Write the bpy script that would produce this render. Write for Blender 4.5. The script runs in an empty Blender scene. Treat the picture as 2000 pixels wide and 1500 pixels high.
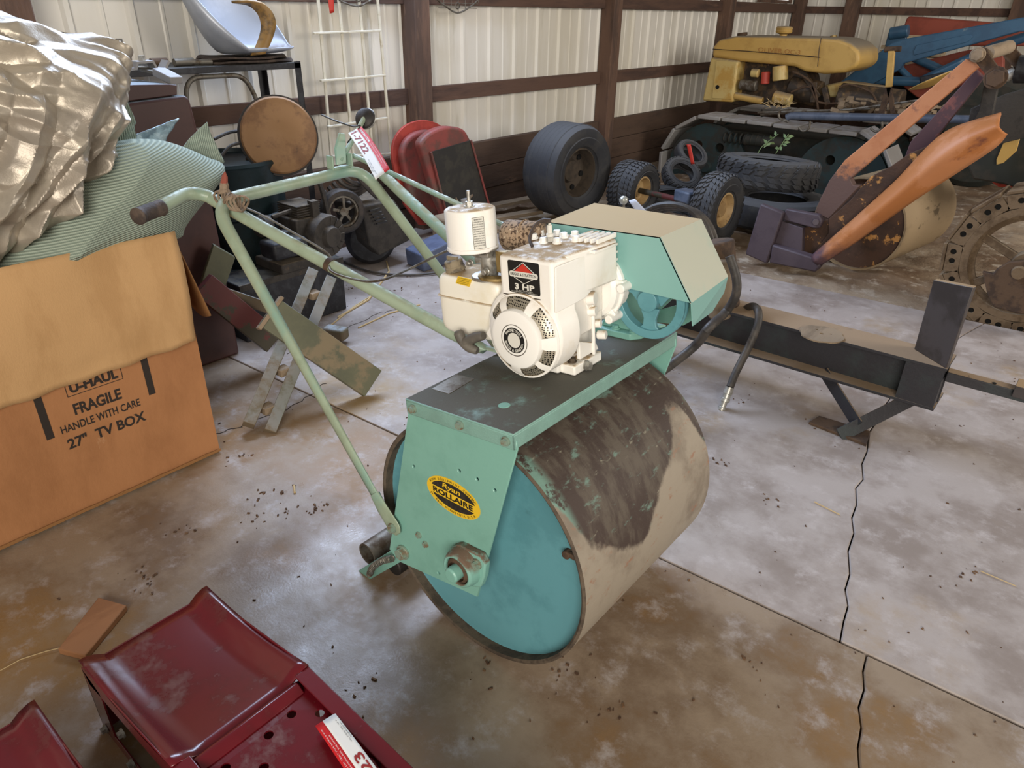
import bpy, math, random
from mathutils import Vector, Matrix, noise
import bmesh
PI = math.pi
random.seed(7)
sc = bpy.context.scene
C = sc.collection

# ---------------- camera, world, lights, exposure ----------------
cam_d = bpy.data.cameras.new('camera')
cam_d.sensor_width = 36.0
cam_d.lens = 36.0 * 1385.0 / 2000.0
cam_d.clip_start = 0.02
cam = bpy.data.objects.new('camera', cam_d)
C.objects.link(cam)
cm = Matrix([[0.769547, -0.310123, 0.55823], [0.638364, 0.350358, -0.685376], [0.016971, 0.883783, 0.467589]]).to_4x4()
cm.translation = Vector((0, 0, 1.5))
cam.matrix_world = cm
sc.camera = cam
sc.view_settings.view_transform = 'Standard'
sc.view_settings.look = 'None'
sc.view_settings.gamma = 1.0
sc.view_settings.use_curve_mapping = False
sc.view_settings.exposure = 0.0
wd_ = bpy.data.worlds.new('world')
sc.world = wd_
wd_.use_nodes = True
bgn = wd_.node_tree.nodes['Background']
bgn.inputs[0].default_value = (1.0, 0.90, 0.80, 1)
bgn.inputs[1].default_value = 0.21

def area(name, loc, target, sx, sy, col, power):
    l = bpy.data.lights.new(name, 'AREA')
    l.shape = 'RECTANGLE'; l.size = sx; l.size_y = sy
    l.color = col; l.energy = power
    o = bpy.data.objects.new(name, l)
    C.objects.link(o)
    o.location = loc
    o.rotation_euler = (Vector(target) - Vector(loc)).to_track_quat('-Z', 'Y').to_euler()
    return o
# daylight through the eave strip over the left wall, the open door behind the camera, a door far right
area('eave_daylight', (-3.9, 2.7, 2.9), (-0.9, 1.3, 0.0), 3.4, 0.9, (0.60, 0.74, 1.0), 235)
area('door_daylight', (2.2, -3.2, 2.4), (-1.2, 2.0, 0.4), 3.2, 2.4, (1.0, 0.93, 0.83), 330)
area('side_door_daylight', (3.6, 5.5, 2.6), (-1.5, 6.5, 0.3), 3.0, 2.2, (1.0, 0.94, 0.86), 200)

# ---------------- helpers ----------------
def lin(h):
    h = h.lstrip('#')
    r = [int(h[i:i + 2], 16) / 255 for i in (0, 2, 4)]
    return tuple((c / 12.92 if c <= 0.04045 else ((c + 0.055) / 1.055) ** 2.4) for c in r) + (1,)

MATS = {}
def mat(name, col, rough=0.6, metal=0.0, col2=None, scale=6.0, lo=0.45, hi=0.6, col3=None, scale3=30.0, lo3=0.6, hi3=0.68,
        bump=0.0, bscale=60.0, dust_sheen=None, dlo=0.75, dhi=0.98, dns=14.0, dcov=0.35, emit=0, stretch=(1, 1, 1), coat=0, spec=0.5, rvar=0.0, col4=None, scale4=3.0, lo4=.6, hi4=.66, zmix=None):
    m = bpy.data.materials.new(name)
    m.use_nodes = True
    nt = m.node_tree; N = nt.nodes; L = nt.links
    b = N['Principled BSDF']
    b.inputs['Roughness'].default_value = rough
    b.inputs['Metallic'].default_value = metal
    b.inputs['Specular IOR Level'].default_value = spec
    if coat: b.inputs['Coat Weight'].default_value = coat; b.inputs['Coat Roughness'].default_value = 0.12
    tc = N.new('ShaderNodeTexCoord'); mp = N.new('ShaderNodeMapping')
    mp.inputs['Scale'].default_value = stretch
    L.new(tc.outputs['Object'], mp.inputs['Vector'])
    def nz(s, det=8, r=0.66):
        n = N.new('ShaderNodeTexNoise'); n.inputs['Scale'].default_value = s; n.inputs['Detail'].default_value = det
        n.inputs['Roughness'].default_value = r
        L.new(mp.outputs[0], n.inputs['Vector']); return n.outputs['Fac']
    def ramp(sock, a, c):
        r = N.new('ShaderNodeMapRange'); r.inputs['From Min'].default_value = a; r.inputs['From Max'].default_value = c
        r.interpolation_type = 'SMOOTHSTEP'
        L.new(sock, r.inputs['Value']); return r.outputs[0]
    def mix(f, a, c):
        x = N.new('ShaderNodeMix'); x.data_type = 'RGBA'
        L.new(f, x.inputs['Factor'])
        for s, v in ((x.inputs['A'], a), (x.inputs['B'], c)):
            if isinstance(v, tuple): s.default_value = v
            else: L.new(v, s)
        return x.outputs['Result']
    c = lin(col)
    if col2: c = mix(ramp(nz(scale), lo, hi), c, lin(col2))
    if col3: c = mix(ramp(nz(scale3), lo3, hi3), c, lin(col3))
    if col4: c = mix(ramp(nz(scale4, 9, .72), lo4, hi4), c, lin(col4))
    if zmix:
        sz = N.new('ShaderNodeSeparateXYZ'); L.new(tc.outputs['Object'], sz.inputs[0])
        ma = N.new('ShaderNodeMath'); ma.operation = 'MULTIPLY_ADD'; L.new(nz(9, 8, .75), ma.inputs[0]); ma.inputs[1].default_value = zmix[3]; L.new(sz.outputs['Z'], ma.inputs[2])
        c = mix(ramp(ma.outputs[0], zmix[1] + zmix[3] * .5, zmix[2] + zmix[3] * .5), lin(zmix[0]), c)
    if dust_sheen:  # tints upward faces: real dust, on a few materials painted sky light
        g = N.new('ShaderNodeNewGeometry'); sp = N.new('ShaderNodeSeparateXYZ')
        L.new(g.outputs['Normal'], sp.inputs[0])
        up = ramp(sp.outputs['Z'], dlo, dhi)
        nn = ramp(nz(dns, 8, 0.7), dcov, dcov + 0.25)
        mu = N.new('ShaderNodeMath'); mu.operation = 'MULTIPLY'
        L.new(up, mu.inputs[0]); L.new(nn, mu.inputs[1])
        c = mix(mu.outputs[0], c, lin(dust_sheen))
        rr = N.new('ShaderNodeMix'); rr.data_type = 'FLOAT'
        L.new(mu.outputs[0], rr.inputs['Factor']); rr.inputs['A'].default_value = rough; rr.inputs['B'].default_value = 0.9
        L.new(rr.outputs['Result'], b.inputs['Roughness'])
    elif rvar:
        rr = N.new('ShaderNodeMapRange'); L.new(nz(5), rr.inputs['Value'])
        rr.inputs['From Min'].default_value = 0.3; rr.inputs['From Max'].default_value = 0.7
        rr.inputs['To Min'].default_value = max(0.05, rough - rvar); rr.inputs['To Max'].default_value = min(1, rough + rvar)
        L.new(rr.outputs[0], b.inputs['Roughness'])
    if isinstance(c, tuple): b.inputs['Base Color'].default_value = c
    else: L.new(c, b.inputs['Base Color'])
    if bump:
        bn = N.new('ShaderNodeBump'); bn.inputs['Strength'].default_value = bump; bn.inputs['Distance'].default_value = 0.01
        L.new(nz(bscale, 4), bn.inputs['Height']); L.new(bn.outputs[0], b.inputs['Normal'])
    if emit:
        b.inputs['Emission Color'].default_value = lin(col); b.inputs['Emission Strength'].default_value = emit
    MATS[name] = m
    return m

def kids(bm_): return bm_
ORI = {}
class MB:
    def __init__(s, xf=None): s.v = []; s.f = []; s.m = []; s.xf = xf
    def add(s, vs, fs, m=0):
        k = len(s.v)
        s.v += [tuple(s.xf(v)) if s.xf else tuple(v) for v in vs]
        for f in fs: s.f.append([i + k for i in f]); s.m.append(m)
        return s
    def box(s, c, d, R=None, m=0):
        c = Vector(c); hx, hy, hz = d[0] / 2, d[1] / 2, d[2] / 2
        vs = [Vector((x, y, z)) for x in (-hx, hx) for y in (-hy, hy) for z in (-hz, hz)]
        if R is not None: vs = [R @ v for v in vs]
        vs = [v + c for v in vs]
        return s.add(vs, [(0, 1, 3, 2), (4, 6, 7, 5), (0, 4, 5, 1), (2, 3, 7, 6), (0, 2, 6, 4), (1, 5, 7, 3)], m)
    def bx(s, a, b, m=0):
        return s.box([(a[i] + b[i]) / 2 for i in range(3)], [abs(a[i] - b[i]) for i in range(3)], None, m)
    def prism(s, poly, vec, m=0):
        n = len(poly); vec = Vector(vec); a = [Vector(p) for p in poly]; b = [p + vec for p in a]
        fs = [tuple(range(n)), tuple(range(2 * n - 1, n - 1, -1))] + [(i, i + n, (i + 1) % n + n, (i + 1) % n) for i in range(n)]
        return s.add(a + b, fs, m)
    def bar(s, p0, p1, w, h, up=(0, 0, 1), m=0):
        p0 = Vector(p0); p1 = Vector(p1); d = (p1 - p0).normalized(); up = Vector(up)
        sd = d.cross(up).normalized() * w / 2; u = sd.cross(d).normalized() * h / 2
        vs = [p0 - sd - u, p0 + sd - u, p0 + sd + u, p0 - sd + u, p1 - sd - u, p1 + sd - u, p1 + sd + u, p1 - sd + u]
        return s.add(vs, [(3, 2, 1, 0), (4, 5, 6, 7), (0, 1, 5, 4), (1, 2, 6, 5), (2, 3, 7, 6), (3, 0, 4, 7)], m)
    def tube(s, pts, r, n=12, m=0, caps=True, closed=False):
        P = [Vector(p) for p in pts]; k = len(P)
        rs = r if isinstance(r, (list, tuple)) else [r] * k
        T = []
        for i in range(k):
            a = P[(i - 1) % k] if (i or closed) else P[0]; b = P[(i + 1) % k] if (i < k - 1 or closed) else P[-1]
            T.append((b - a).normalized())
        u = T[0].orthogonal().normalized()
        vs = []
        for i in range(k):
            u = (u - T[i] * u.dot(T[i])).normalized(); w = T[i].cross(u)
            for j in range(n):
                a = 2 * PI * j / n
                vs.append(P[i] + rs[i] * (math.cos(a) * u + math.sin(a) * w))
        fs = []
        for i in range(k if closed else k - 1):
            i2 = (i + 1) % k
            for j in range(n):
                fs.append((i * n + j, i * n + (j + 1) % n, i2 * n + (j + 1) % n, i2 * n + j))
        if caps and not closed:
            fs.append(tuple(range(n - 1, -1, -1))); fs.append(tuple((k - 1) * n + j for j in range(n)))
        return s.add(vs, fs, m)
    def cyl(s, p0, p1, r, n=20, m=0, r1=None):
        return s.tube([p0, p1], [r, r if r1 is None else r1], n, m)
    def lathe(s, prof, c, axis, n=32, m=0, a0=0.0, a1=None, ref=None, closed=False):
        ax = Vector(axis).normalized(); c = Vector(c)
        u = Vector(ref) if ref is not None else ax.orthogonal()
        u = (u - ax * u.dot(ax)).normalized(); w = ax.cross(u)
        full = a1 is None; k = len(prof); vs = []
        st = n if full else n + 1
        for j in range(st):
            a = 2 * PI * j / n if full else a0 + (a1 - a0) * j / n
            d = math.cos(a) * u + math.sin(a) * w
            for (r, h) in prof: vs.append(c + d * r + ax * h)
        fs = []
        kk = k if closed else k - 1
        for j in range(n):
            j2 = (j + 1) % st
            for i in range(kk):
                i2 = (i + 1) % k
                fs.append((j * k + i, j2 * k + i, j2 * k + i2, j * k + i2))
        return s.add(vs, fs, m)
    def hexb(s, c, axis, r, h, m=0):
        c = Vector(c); ax = Vector(axis).normalized()
        s.tube([c, c + ax * h * .35], r * 1.25, 16, m)
        return s.tube([c + ax * h * .3, c + ax * h], r, 6, m)
    def grid(s, fn, nu, nv, m=0):
        vs = [fn(i / nu, j / nv) for i in range(nu + 1) for j in range(nv + 1)]
        fs = [(i * (nv + 1) + j, (i + 1) * (nv + 1) + j, (i + 1) * (nv + 1) + j + 1, i * (nv + 1) + j + 1) for i in range(nu) for j in range(nv)]
        return s.add(vs, fs, m)
    def slab(s, outer, holes, fn, t, m=0):
        """flat outline with round holes; fn maps (a, b, depth) to a point"""
        bm = bmesh.new(); E = []
        def loop(pts):
            vv = [bm.verts.new((p[0], p[1], 0)) for p in pts]
            for i in range(len(vv)): E.append(bm.edges.new((vv[i], vv[(i + 1) % len(vv)])))
            return vv
        loops = [loop(outer)]
        for h in holes:
            if len(h) == 3: h = [(h[0] + h[2] * math.cos(2 * PI * i / 14), h[1] + h[2] * math.sin(2 * PI * i / 14)) for i in range(14)]
            loops.append(loop(h))
        bmesh.ops.triangle_fill(bm, use_beauty=True, use_dissolve=False, edges=E)
        bm.verts.index_update()
        base = [v.co.copy() for v in bm.verts]; n = len(base)
        fs = [tuple(v.index for v in f.verts) for f in bm.faces]
        vs = [fn(p.x, p.y, 0) for p in base] + [fn(p.x, p.y, t) for p in base]
        out = list(fs) + [tuple(reversed([i + n for i in f])) for f in fs]
        for lp in loops:
            ids = [v.index for v in lp]
            for i in range(len(ids)):
                a, b = ids[i], ids[(i + 1) % len(ids)]
                out.append((a, b, b + n, a + n))
        bm.free()
        return s.add(vs, out, m)
    def obj(s, name, mats, parent=None, bev=0, ang=35, flat=False, seg=2, fixn=True, sub=0):
        if not isinstance(mats, (list, tuple)): mats = [mats]
        o0 = ORI.get(parent.name, Vector((0, 0, 0))) if parent else Vector((0, 0, 0))
        me = bpy.data.meshes.new(name)
        me.from_pydata([(v[0] - o0.x, v[1] - o0.y, v[2] - o0.z) for v in s.v], [], s.f)
        for mm in mats: me.materials.append(MATS[mm] if isinstance(mm, str) else mm)
        if len(mats) > 1: me.polygons.foreach_set('material_index', s.m)
        if fixn:
            bm = bmesh.new(); bm.from_mesh(me); bmesh.ops.recalc_face_normals(bm, faces=bm.faces); bm.to_mesh(me); bm.free()
        if not flat:
            me.shade_smooth(); me.set_sharp_from_angle(angle=math.radians(ang))
        me.update()
        o = bpy.data.objects.new(name, me)
        C.objects.link(o)
        if parent: o.parent = parent; ORI[o.name] = o0
        if bev:
            b = o.modifiers.new('bevel', 'BEVEL'); b.width = bev; b.segments = seg; b.limit_method = 'ANGLE'; b.angle_limit = math.radians(40)
        if sub:
            b = o.modifiers.new('sub', 'SUBSURF'); b.levels = sub; b.render_levels = sub
        return o

def thing(name, label, cat, loc, group=None):
    o = bpy.data.objects.new(name, None)
    o.empty_display_size = 0.05
    C.objects.link(o); o.location = loc
    o['label'] = label; o['category'] = cat
    if group: o['group'] = group
    ORI[o.name] = Vector(loc)
    return o
def tag(o, label, cat, group=None):
    o['label'] = label; o['category'] = cat
    if group: o['group'] = group
    return o
def struct(o): o['kind'] = 'structure'; return o
def stuff(o): o['kind'] = 'stuff'; return o
def sempty(name):
    o = bpy.data.objects.new(name, None); C.objects.link(o); o['kind'] = 'structure'; ORI[o.name] = Vector((0, 0, 0)); return o
def arc(p, q, r, k=6):
    return p
def smooth(pts, k=6):
    """Catmull-Rom through the points"""
    P = [Vector(p) for p in pts]; out = []
    for i in range(len(P) - 1):
        a = P[i - 1] if i else P[0]; b = P[i]; c = P[i + 1]; d = P[i + 2] if i + 2 < len(P) else P[-1]
        for j in range(k):
            t = j / k
            out.append(0.5 * ((2 * b) + (c - a) * t + (2 * a - 5 * b + 4 * c - d) * t * t + (3 * b - a - 3 * c + d) * t ** 3))
    out.append(P[-1]); return out
def rounded(pts, r, k=6):
    """polyline with rounded corners"""
    P = [Vector(p) for p in pts]; out = [P[0]]
    for i in range(1, len(P) - 1):
        a = (P[i - 1] - P[i]); b = (P[i + 1] - P[i])
        rr = min(r, a.length * .45, b.length * .45)
        p0 = P[i] + a.normalized() * rr; p1 = P[i] + b.normalized() * rr
        for j in range(k + 1):
            t = j / k
            out.append((1 - t) ** 2 * p0 + 2 * t * (1 - t) * P[i] + t * t * p1)
    out.append(P[-1]); return out
_tc = {}
def text_mesh(txt, bold=0.0):
    key = (txt, bold)
    if key not in _tc:
        cu = bpy.data.curves.new('t', 'FONT'); cu.body = txt; cu.size = 1; cu.resolution_u = 3; cu.offset = bold
        to = bpy.data.objects.new('t', cu); C.objects.link(to)
        dg = bpy.context.evaluated_depsgraph_get(); dg.update()
        me = bpy.data.meshes.new_from_object(to.evaluated_get(dg))
        vs = [v.co.copy() for v in me.vertices]; fs = [tuple(p.vertices) for p in me.polygons]
        bpy.data.objects.remove(to); bpy.data.curves.remove(cu); bpy.data.meshes.remove(me)
        _tc[key] = (vs, fs)
    return _tc[key]
def text(mb, txt, org, xd, yd, w=None, h=None, m=0, bold=0.0, center=False, shear=0.0):
    """letters on a plane; w = full width, h = capital height"""
    vs, fs = text_mesh(txt, bold)
    if not vs: return
    x0 = min(v.x for v in vs); x1 = max(v.x for v in vs); y0 = min(0, min(v.y for v in vs)) if 0 else 0.0
    ch = 0.70
    sy = h / ch if h else None
    sx = w / (x1 - x0) if w else sy
    if sy is None: sy = sx
    org = Vector(org); xd = Vector(xd).normalized(); yd = Vector(yd).normalized()
    off = (x0 + x1) / 2 if center else x0
    mb.add([org + xd * ((v.x - off) * sx + v.y * sy * shear) + yd * (v.y * sy) for v in vs], fs, m)
def text_arc(mb, txt, c, xd, yd, rx, ry, a0, a1, h, m=0, bold=0.0, inward=False, wf=1.0):
    """letters set one by one along an ellipse, angles in degrees"""
    c = Vector(c); xd = Vector(xd).normalized(); yd = Vector(yd).normalized(); n = len(txt)
    for i, ch in enumerate(txt):
        if ch == ' ': continue
        a = math.radians(a0 + (a1 - a0) * (i + .5) / n)
        p = c + xd * rx * math.cos(a) + yd * ry * math.sin(a)
        t = (-xd * rx * math.sin(a) + yd * ry * math.cos(a)) * (1 if a1 > a0 else -1)
        t.normalize(); nn = xd.cross(yd).cross(t)
        vs, fs = text_mesh(ch, bold)
        x0 = min(v.x for v in vs); x1 = max(v.x for v in vs)
        mb.add([p + t * ((v.x - (x0 + x1) / 2) * h / .7 * wf) + nn * ((v.y - .35) * h / .7) for v in vs], fs, m)

# ---------------- materials ----------------
mat('concrete', '#93826f', .40, col2='#6f5c4a', scale=2.6, lo=.40, hi=.64, col3='#8d6d45', scale3=1.3, lo3=.46, hi3=.66, col4='#a9a09b', scale4=9, lo4=.5, hi4=.74, bump=.10, bscale=130, rvar=.22)
mat('concrete_b', '#a89e98', .44, col2='#8c8078', scale=3.1, lo=.40, hi=.64, col3='#9a8058', scale3=1.0, lo3=.52, hi3=.70, col4='#b7aeaa', scale4=9, lo4=.5, hi4=.74, bump=.10, bscale=130, rvar=.2)
mat('earth', '#5f4a36', .95, col2='#3d2e22', scale=5, bump=.6, bscale=25)
mat('sand', '#94826c', .95, col2='#6b5540', scale=1.6, lo=.4, hi=.6, col3='#a89a88', scale3=9, lo3=.52, hi3=.66, bump=.8, bscale=30)
mat('crack_dirt', '#2c221b', .95)
mat('tin', '#e6e2d9', .45, metal=.05, col2='#d8d2c3', scale=1.2, lo=.45, hi=.62, col3='#d2cdbf', scale3=4, stretch=(1, 1, .15))
mat('timber', '#6a5143', .85, col2='#524037', scale=5, col3='#836753', scale3=11, lo3=.55, hi3=.7, bump=.35, bscale=30, stretch=(1, 1, .2))
mat('girt', '#5f473b', .85, col2='#4a3831', scale=5, col3='#755a49', scale3=9, lo3=.6, hi3=.75, bump=.3, bscale=30, stretch=(1, .15, 1))
mat('plank_base', '#574438', .88, col2='#41332b', scale=3, col3='#6b5343', scale3=8, bump=.3, bscale=30, stretch=(1, .15, 1))
mat('worn_bolt', '#8fa394', .45, metal=.3, col2='#8a7660', scale=60)
mat('teal_dusty', '#7fb0a3', .42, dust_sheen='#6b5747', dlo=.1, dhi=.6, dns=30, dcov=.3)
mat('teal', '#7eb0a2', .38, col2='#75a698', scale=7, lo=.45, hi=.7, col3='#5a7d70', scale3=24, lo3=.68, hi3=.78, bump=.06, bscale=120)
mat('teal_deck', '#80a89d', .30, col2='#76998f', scale=6, lo=.4, hi=.6, dust_sheen='#59574f', dlo=.9, dhi=.99, dns=9, dcov=.22, bump=.25, bscale=300)
mat('teal_cover', '#82b1ab', .33, dust_sheen='#c2aa80', dlo=.85, dhi=.97, dns=16, dcov=.05)
mat('faded_cover', '#c2c5b4', .35, col2='#b4c3b4', scale=5, lo=.5, hi=.7)
mat('teal_plate', '#6097a0', .4, col2='#568b94', scale=5, col3='#3f6468', scale3=4.5, lo3=.6, hi3=.72, bump=.05, bscale=60)
mat('sage', '#9cab94', .36, col2='#919f88', scale=9, col3='#84a596', scale3=3, lo3=.5, hi3=.65, dust_sheen='#93987c', dlo=.6, dhi=.95, dns=20, dcov=.35)
mat('white_paint', '#f6f3ec', .42, col2='#efe9dc', scale=8, lo=.5, hi=.7, dust_sheen='#b0946c', dlo=.35, dhi=.98, dns=26, dcov=.34, bump=.04, bscale=90)
mat('white_clean', '#f6f4ee', .4, col2='#efebe0', scale=9, lo=.55, hi=.75)
mat('tank_plastic', '#f3efe2', .35, col2='#ebe3cc', scale=6, lo=.5, hi=.72, col3='#b99e6c', scale3=4, lo3=.66, hi3=.74, dust_sheen='#a98f68', dlo=.5, dhi=.95, dns=18, dcov=.25)
mat('cap_worn', '#8d8069', .7, col2='#5f564a', scale=40)
mat('steel', '#b4b2ab', .4, metal=.6, col2='#8f8b83', scale=30)
mat('steel_old', '#7a756c', .55, metal=.6, col2='#5b4f42', scale=20, bump=.1)
mat('brass_old', '#a38b5a', .5, metal=.5, col2='#7c6840', scale=30)
mat('black_rubber', '#231f1d', .6, col2='#3a322d', scale=20)
mat('grip_rubber', '#3d332e', .75, col2='#55473d', scale=14, bump=.3, bscale=80)
mat('grey_plastic', '#5c5750', .6, col2='#6e685e', scale=15)
mat('black_ink', '#151413', .6)
mat('label_white', '#dcdad0', .5)
mat('label_red', '#c33628', .5)
mat('label_yellow', '#e7be2e', .45)
mat('decal_black', '#26231e', .5, col2='#37322a', scale=70)
mat('muffler', '#a28a70', .85, col2='#4e3a2a', scale=140, lo=.5, hi=.56, col3='#c9bba0', scale3=60, bump=.3, bscale=140)
mat('rim_brown', '#5c4f41', .8, col2='#453a30', scale=18, bump=.3)
mat('rust_dark', '#54402f', .85, col2='#3b2c22', scale=12, bump=.2)
def screen_mat():
    m = bpy.data.materials.new('perforated_screen'); m.use_nodes = True; nt = m.node_tree; N = nt.nodes; L = nt.links
    b = N['Principled BSDF']; b.inputs['Metallic'].default_value = .6; b.inputs['Roughness'].default_value = .4
    tc = N.new('ShaderNodeTexCoord'); v = N.new('ShaderNodeTexVoronoi'); v.inputs['Scale'].default_value = 190; v.inputs['Randomness'].default_value = .15
    r = N.new('ShaderNodeMapRange'); r.inputs['From Min'].default_value = .36; r.inputs['From Max'].default_value = .42
    x = N.new('ShaderNodeMix'); x.data_type = 'RGBA'
    L.new(tc.outputs['Object'], v.inputs['Vector']); L.new(v.outputs['Distance'], r.inputs['Value']); L.new(r.outputs[0], x.inputs['Factor'])
    x.inputs['A'].default_value = lin('#14110f'); x.inputs['B'].default_value = lin('#b5ad9c'); L.new(x.outputs['Result'], b.inputs['Base Color'])
    MATS['screen'] = m
screen_mat()
def drum_mat():
    m = bpy.data.materials.new('worn_drum'); m.use_nodes = True; nt = m.node_tree; N = nt.nodes; L = nt.links
    b = N['Principled BSDF']; b.inputs['Roughness'].default_value = .62; b.inputs['Metallic'].default_value = .1
    tc = N.new('ShaderNodeTexCoord'); sp = N.new('ShaderNodeSeparateXYZ'); L.new(tc.outputs['Object'], sp.inputs[0])
    def math_(op, a, c=None, d=None):
        x = N.new('ShaderNodeMath'); x.operation = op
        for i, q in enumerate((a, c, d)):
            if q is None: continue
            if isinstance(q, (int, float)): x.inputs[i].default_value = q
            else: L.new(q, x.inputs[i])
        return x.outputs[0]
    def noi(s, st=(1, 1, 1), det=6):
        mp = N.new('ShaderNodeMapping'); mp.inputs['Scale'].default_value = st; L.new(tc.outputs['Object'], mp.inputs[0])
        n = N.new('ShaderNodeTexNoise'); n.inputs['Scale'].default_value = s; n.inputs['Detail'].default_value = det; n.inputs['Roughness'].default_value = .65
        L.new(mp.outputs[0], n.inputs['Vector']); return n.outputs['Fac']
    def ss(q, a, c):
        r = N.new('ShaderNodeMapRange'); r.interpolation_type = 'SMOOTHSTEP'; r.inputs['From Min'].default_value = a; r.inputs['From Max'].default_value = c
        L.new(q, r.inputs['Value']); return r.outputs[0]
    def mix(f, a, c):
        x = N.new('ShaderNodeMix'); x.data_type = 'RGBA'
        if isinstance(f, (int, float)): x.inputs['Factor'].default_value = f
        else: L.new(f, x.inputs['Factor'])
        for s, v in ((x.inputs['A'], a), (x.inputs['B'], c)):
            if isinstance(v, str): s.default_value = lin(v)
            else: L.new(v, s)
        return x.outputs['Result']
    z, y = sp.outputs['Z'], sp.outputs['Y']
    # height of the wear line as a curve along the drum
    fc = N.new('ShaderNodeFloatCurve'); cv = fc.mapping.curves[0]
    pts = [(0, .86), (.03, .81), (.06, .745), (.1, .70), (.175, .65), (.24, .61), (.34, .575), (.41, .56), (.52, .64), (.6, .71), (.72, .76), (.82, .84), (.87, .88), (.93, .86), (.96, .79), (1, .72)]
    while len(cv.points) > 2: cv.points.remove(cv.points[0])
    cv.points[0].location = pts[0]; cv.points[1].location = pts[-1]
    for p in pts[1:-1]: cv.points.new(*p)
    fc.mapping.update()
    L.new(math_('DIVIDE', y, .6), fc.inputs['Value'])
    lvl = math_('MULTIPLY', fc.outputs[0], .664)
    edge = math_('ADD', math_('SUBTRACT', z, lvl), math_('MULTIPLY', math_('SUBTRACT', noi(16), .5), .075))
    mask = ss(edge, -.012, .012)
    low = mix(ss(noi(5, (1, 1, 1)), .45, .65), '#9d9282', '#82766700'[:7])
    low = mix(ss(noi(28, (1, .5, 1)), .58, .7), low, '#96715a')
    up = mix(ss(noi(8, (1, 2.5, 1)), .42, .62), '#43352e', '#5d5348')
    up = mix(ss(noi(30, (1, .45, 1)), .56, .68), up, '#6f877b')
    up = mix(ss(noi(60, (1, .35, 1)), .62, .72), up, '#8a8574')
    rim = ss(y, .045, .012)
    rimn = math_('MULTIPLY', rim, ss(noi(22), .42, .5))
    up = mix(rimn, up, '#76988a')
    c = mix(mask, low, up)
    L.new(c, b.inputs['Base Color'])
    bn = N.new('ShaderNodeBump'); bn.inputs['Strength'].default_value = .35; bn.inputs['Distance'].default_value = .004
    L.new(noi(45, (1, .4, 1)), bn.inputs['Height']); L.new(bn.outputs[0], b.inputs['Normal'])
    MATS['drum'] = m
drum_mat()

# ---------------- floor ----------------
fl = sempty('floor')
def jy(x): return 1.503 + (x + 3.19) * .0456
def ey(x): return 4.39 + (x + 1.70) * .0717
crack = [(-0.285,4.489,0.000),(-0.343,4.222,0.000),(-0.423,3.680,0.000),(-0.448,3.421,0.000),(-0.446,3.074,0.000),(-0.435,2.980,0.000),(-0.432,2.836,0.000),(-0.397,2.691,0.000),(-0.386,2.584,0.000),(-0.352,2.481,0.000),(-0.356,2.407,0.000),(-0.324,2.305,-0.000),(-0.314,2.220,0.000),(-0.284,2.141,0.000),(-0.271,2.038,0.000),(-0.234,1.932,0.000),(-0.224,1.855,0.000),(-0.197,1.793,0.000),(-0.188,1.724,0.000),(-0.173,1.662,-0.000)]
crack2 = [(-0.103,1.634,0.000),(-0.095,1.580,-0.000),(-0.076,1.523,0.000),(-0.071,1.459,0.000),(-0.049,1.405,-0.000),(-0.039,1.344,-0.000),(-0.021,1.293,0.000),(0.007,1.167,0.000)]
crack = [Vector(p) for p in crack]; crack2 = [Vector(p) for p in crack2]
crack[0].y = ey(crack[0].x); crack[-1].y = jy(crack[-1].x) + .004; crack2[0].y = jy(crack2[0].x) - .004
crack2.append(Vector((crack2[-1].x, -3.0, 0)))
def slab_poly(pts, m):
    MB().prism([(p[0], p[1], 0) for p in pts], (0, 0, -.06)).obj('concrete_slab', m, fl, bev=.003, seg=1, flat=True)
g_ = .0022
slab_poly([(-4.05, jy(-4.05) + .004), (crack[-1].x - g_, jy(crack[-1].x) + .004)] + [(p.x - g_, p.y) for p in reversed(crack)] + [(-4.05, ey(-4.05))], 'concrete_b')
slab_poly([(p.x + g_, p.y) for p in crack] + [(3.2, jy(3.2) + .004), (3.2, ey(3.2))], 'concrete_b')
slab_poly([(-4.05, jy(-4.05) - .004)] + [(p.x - g_, p.y) for p in crack2[:1]] + [(p.x - g_, p.y) for p in crack2[1:]] + [(-4.05, -3.0)], 'concrete')
slab_poly([(p.x + g_, p.y) for p in crack2] + [(3.2, -3.0), (3.2, jy(3.2) - .004)], 'concrete')
MB().bx((-4.2, -3.1, -.08), (3.3, 11.2, -.055)).obj('earth_bed', 'earth', fl)
# thin wandering cracks with dirt standing in them
cm_ = MB()
for pts in ([(-2.397,1.109,0.000),(-2.363,1.189,0.000),(-2.366,1.272,0.000),(-2.352,1.396,0.000),(-2.387,1.556,0.000),(-2.430,1.666,0.000)], [(-2.816,1.718,0.000),(-2.811,1.833,0.000),(-2.830,2.037,0.000),(-2.875,2.353,0.000),(-2.817,2.529,0.000)], [(-2.039,3.232,0.000),(-1.792,3.059,0.000),(-1.599,3.052,0.000)]):
    pts = [Vector(p) for p in pts]; q = []
    for a, b in zip(pts, pts[1:]):
        for j in range(6): q.append(a.lerp(b, j / 6) + Vector((random.uniform(-.012, .012), random.uniform(-.012, .012), 0)))
    cm_.tube(q, .0022, 4)
stuff(cm_.obj('dirt_filled_cracks', 'crack_dirt', fl))
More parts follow.
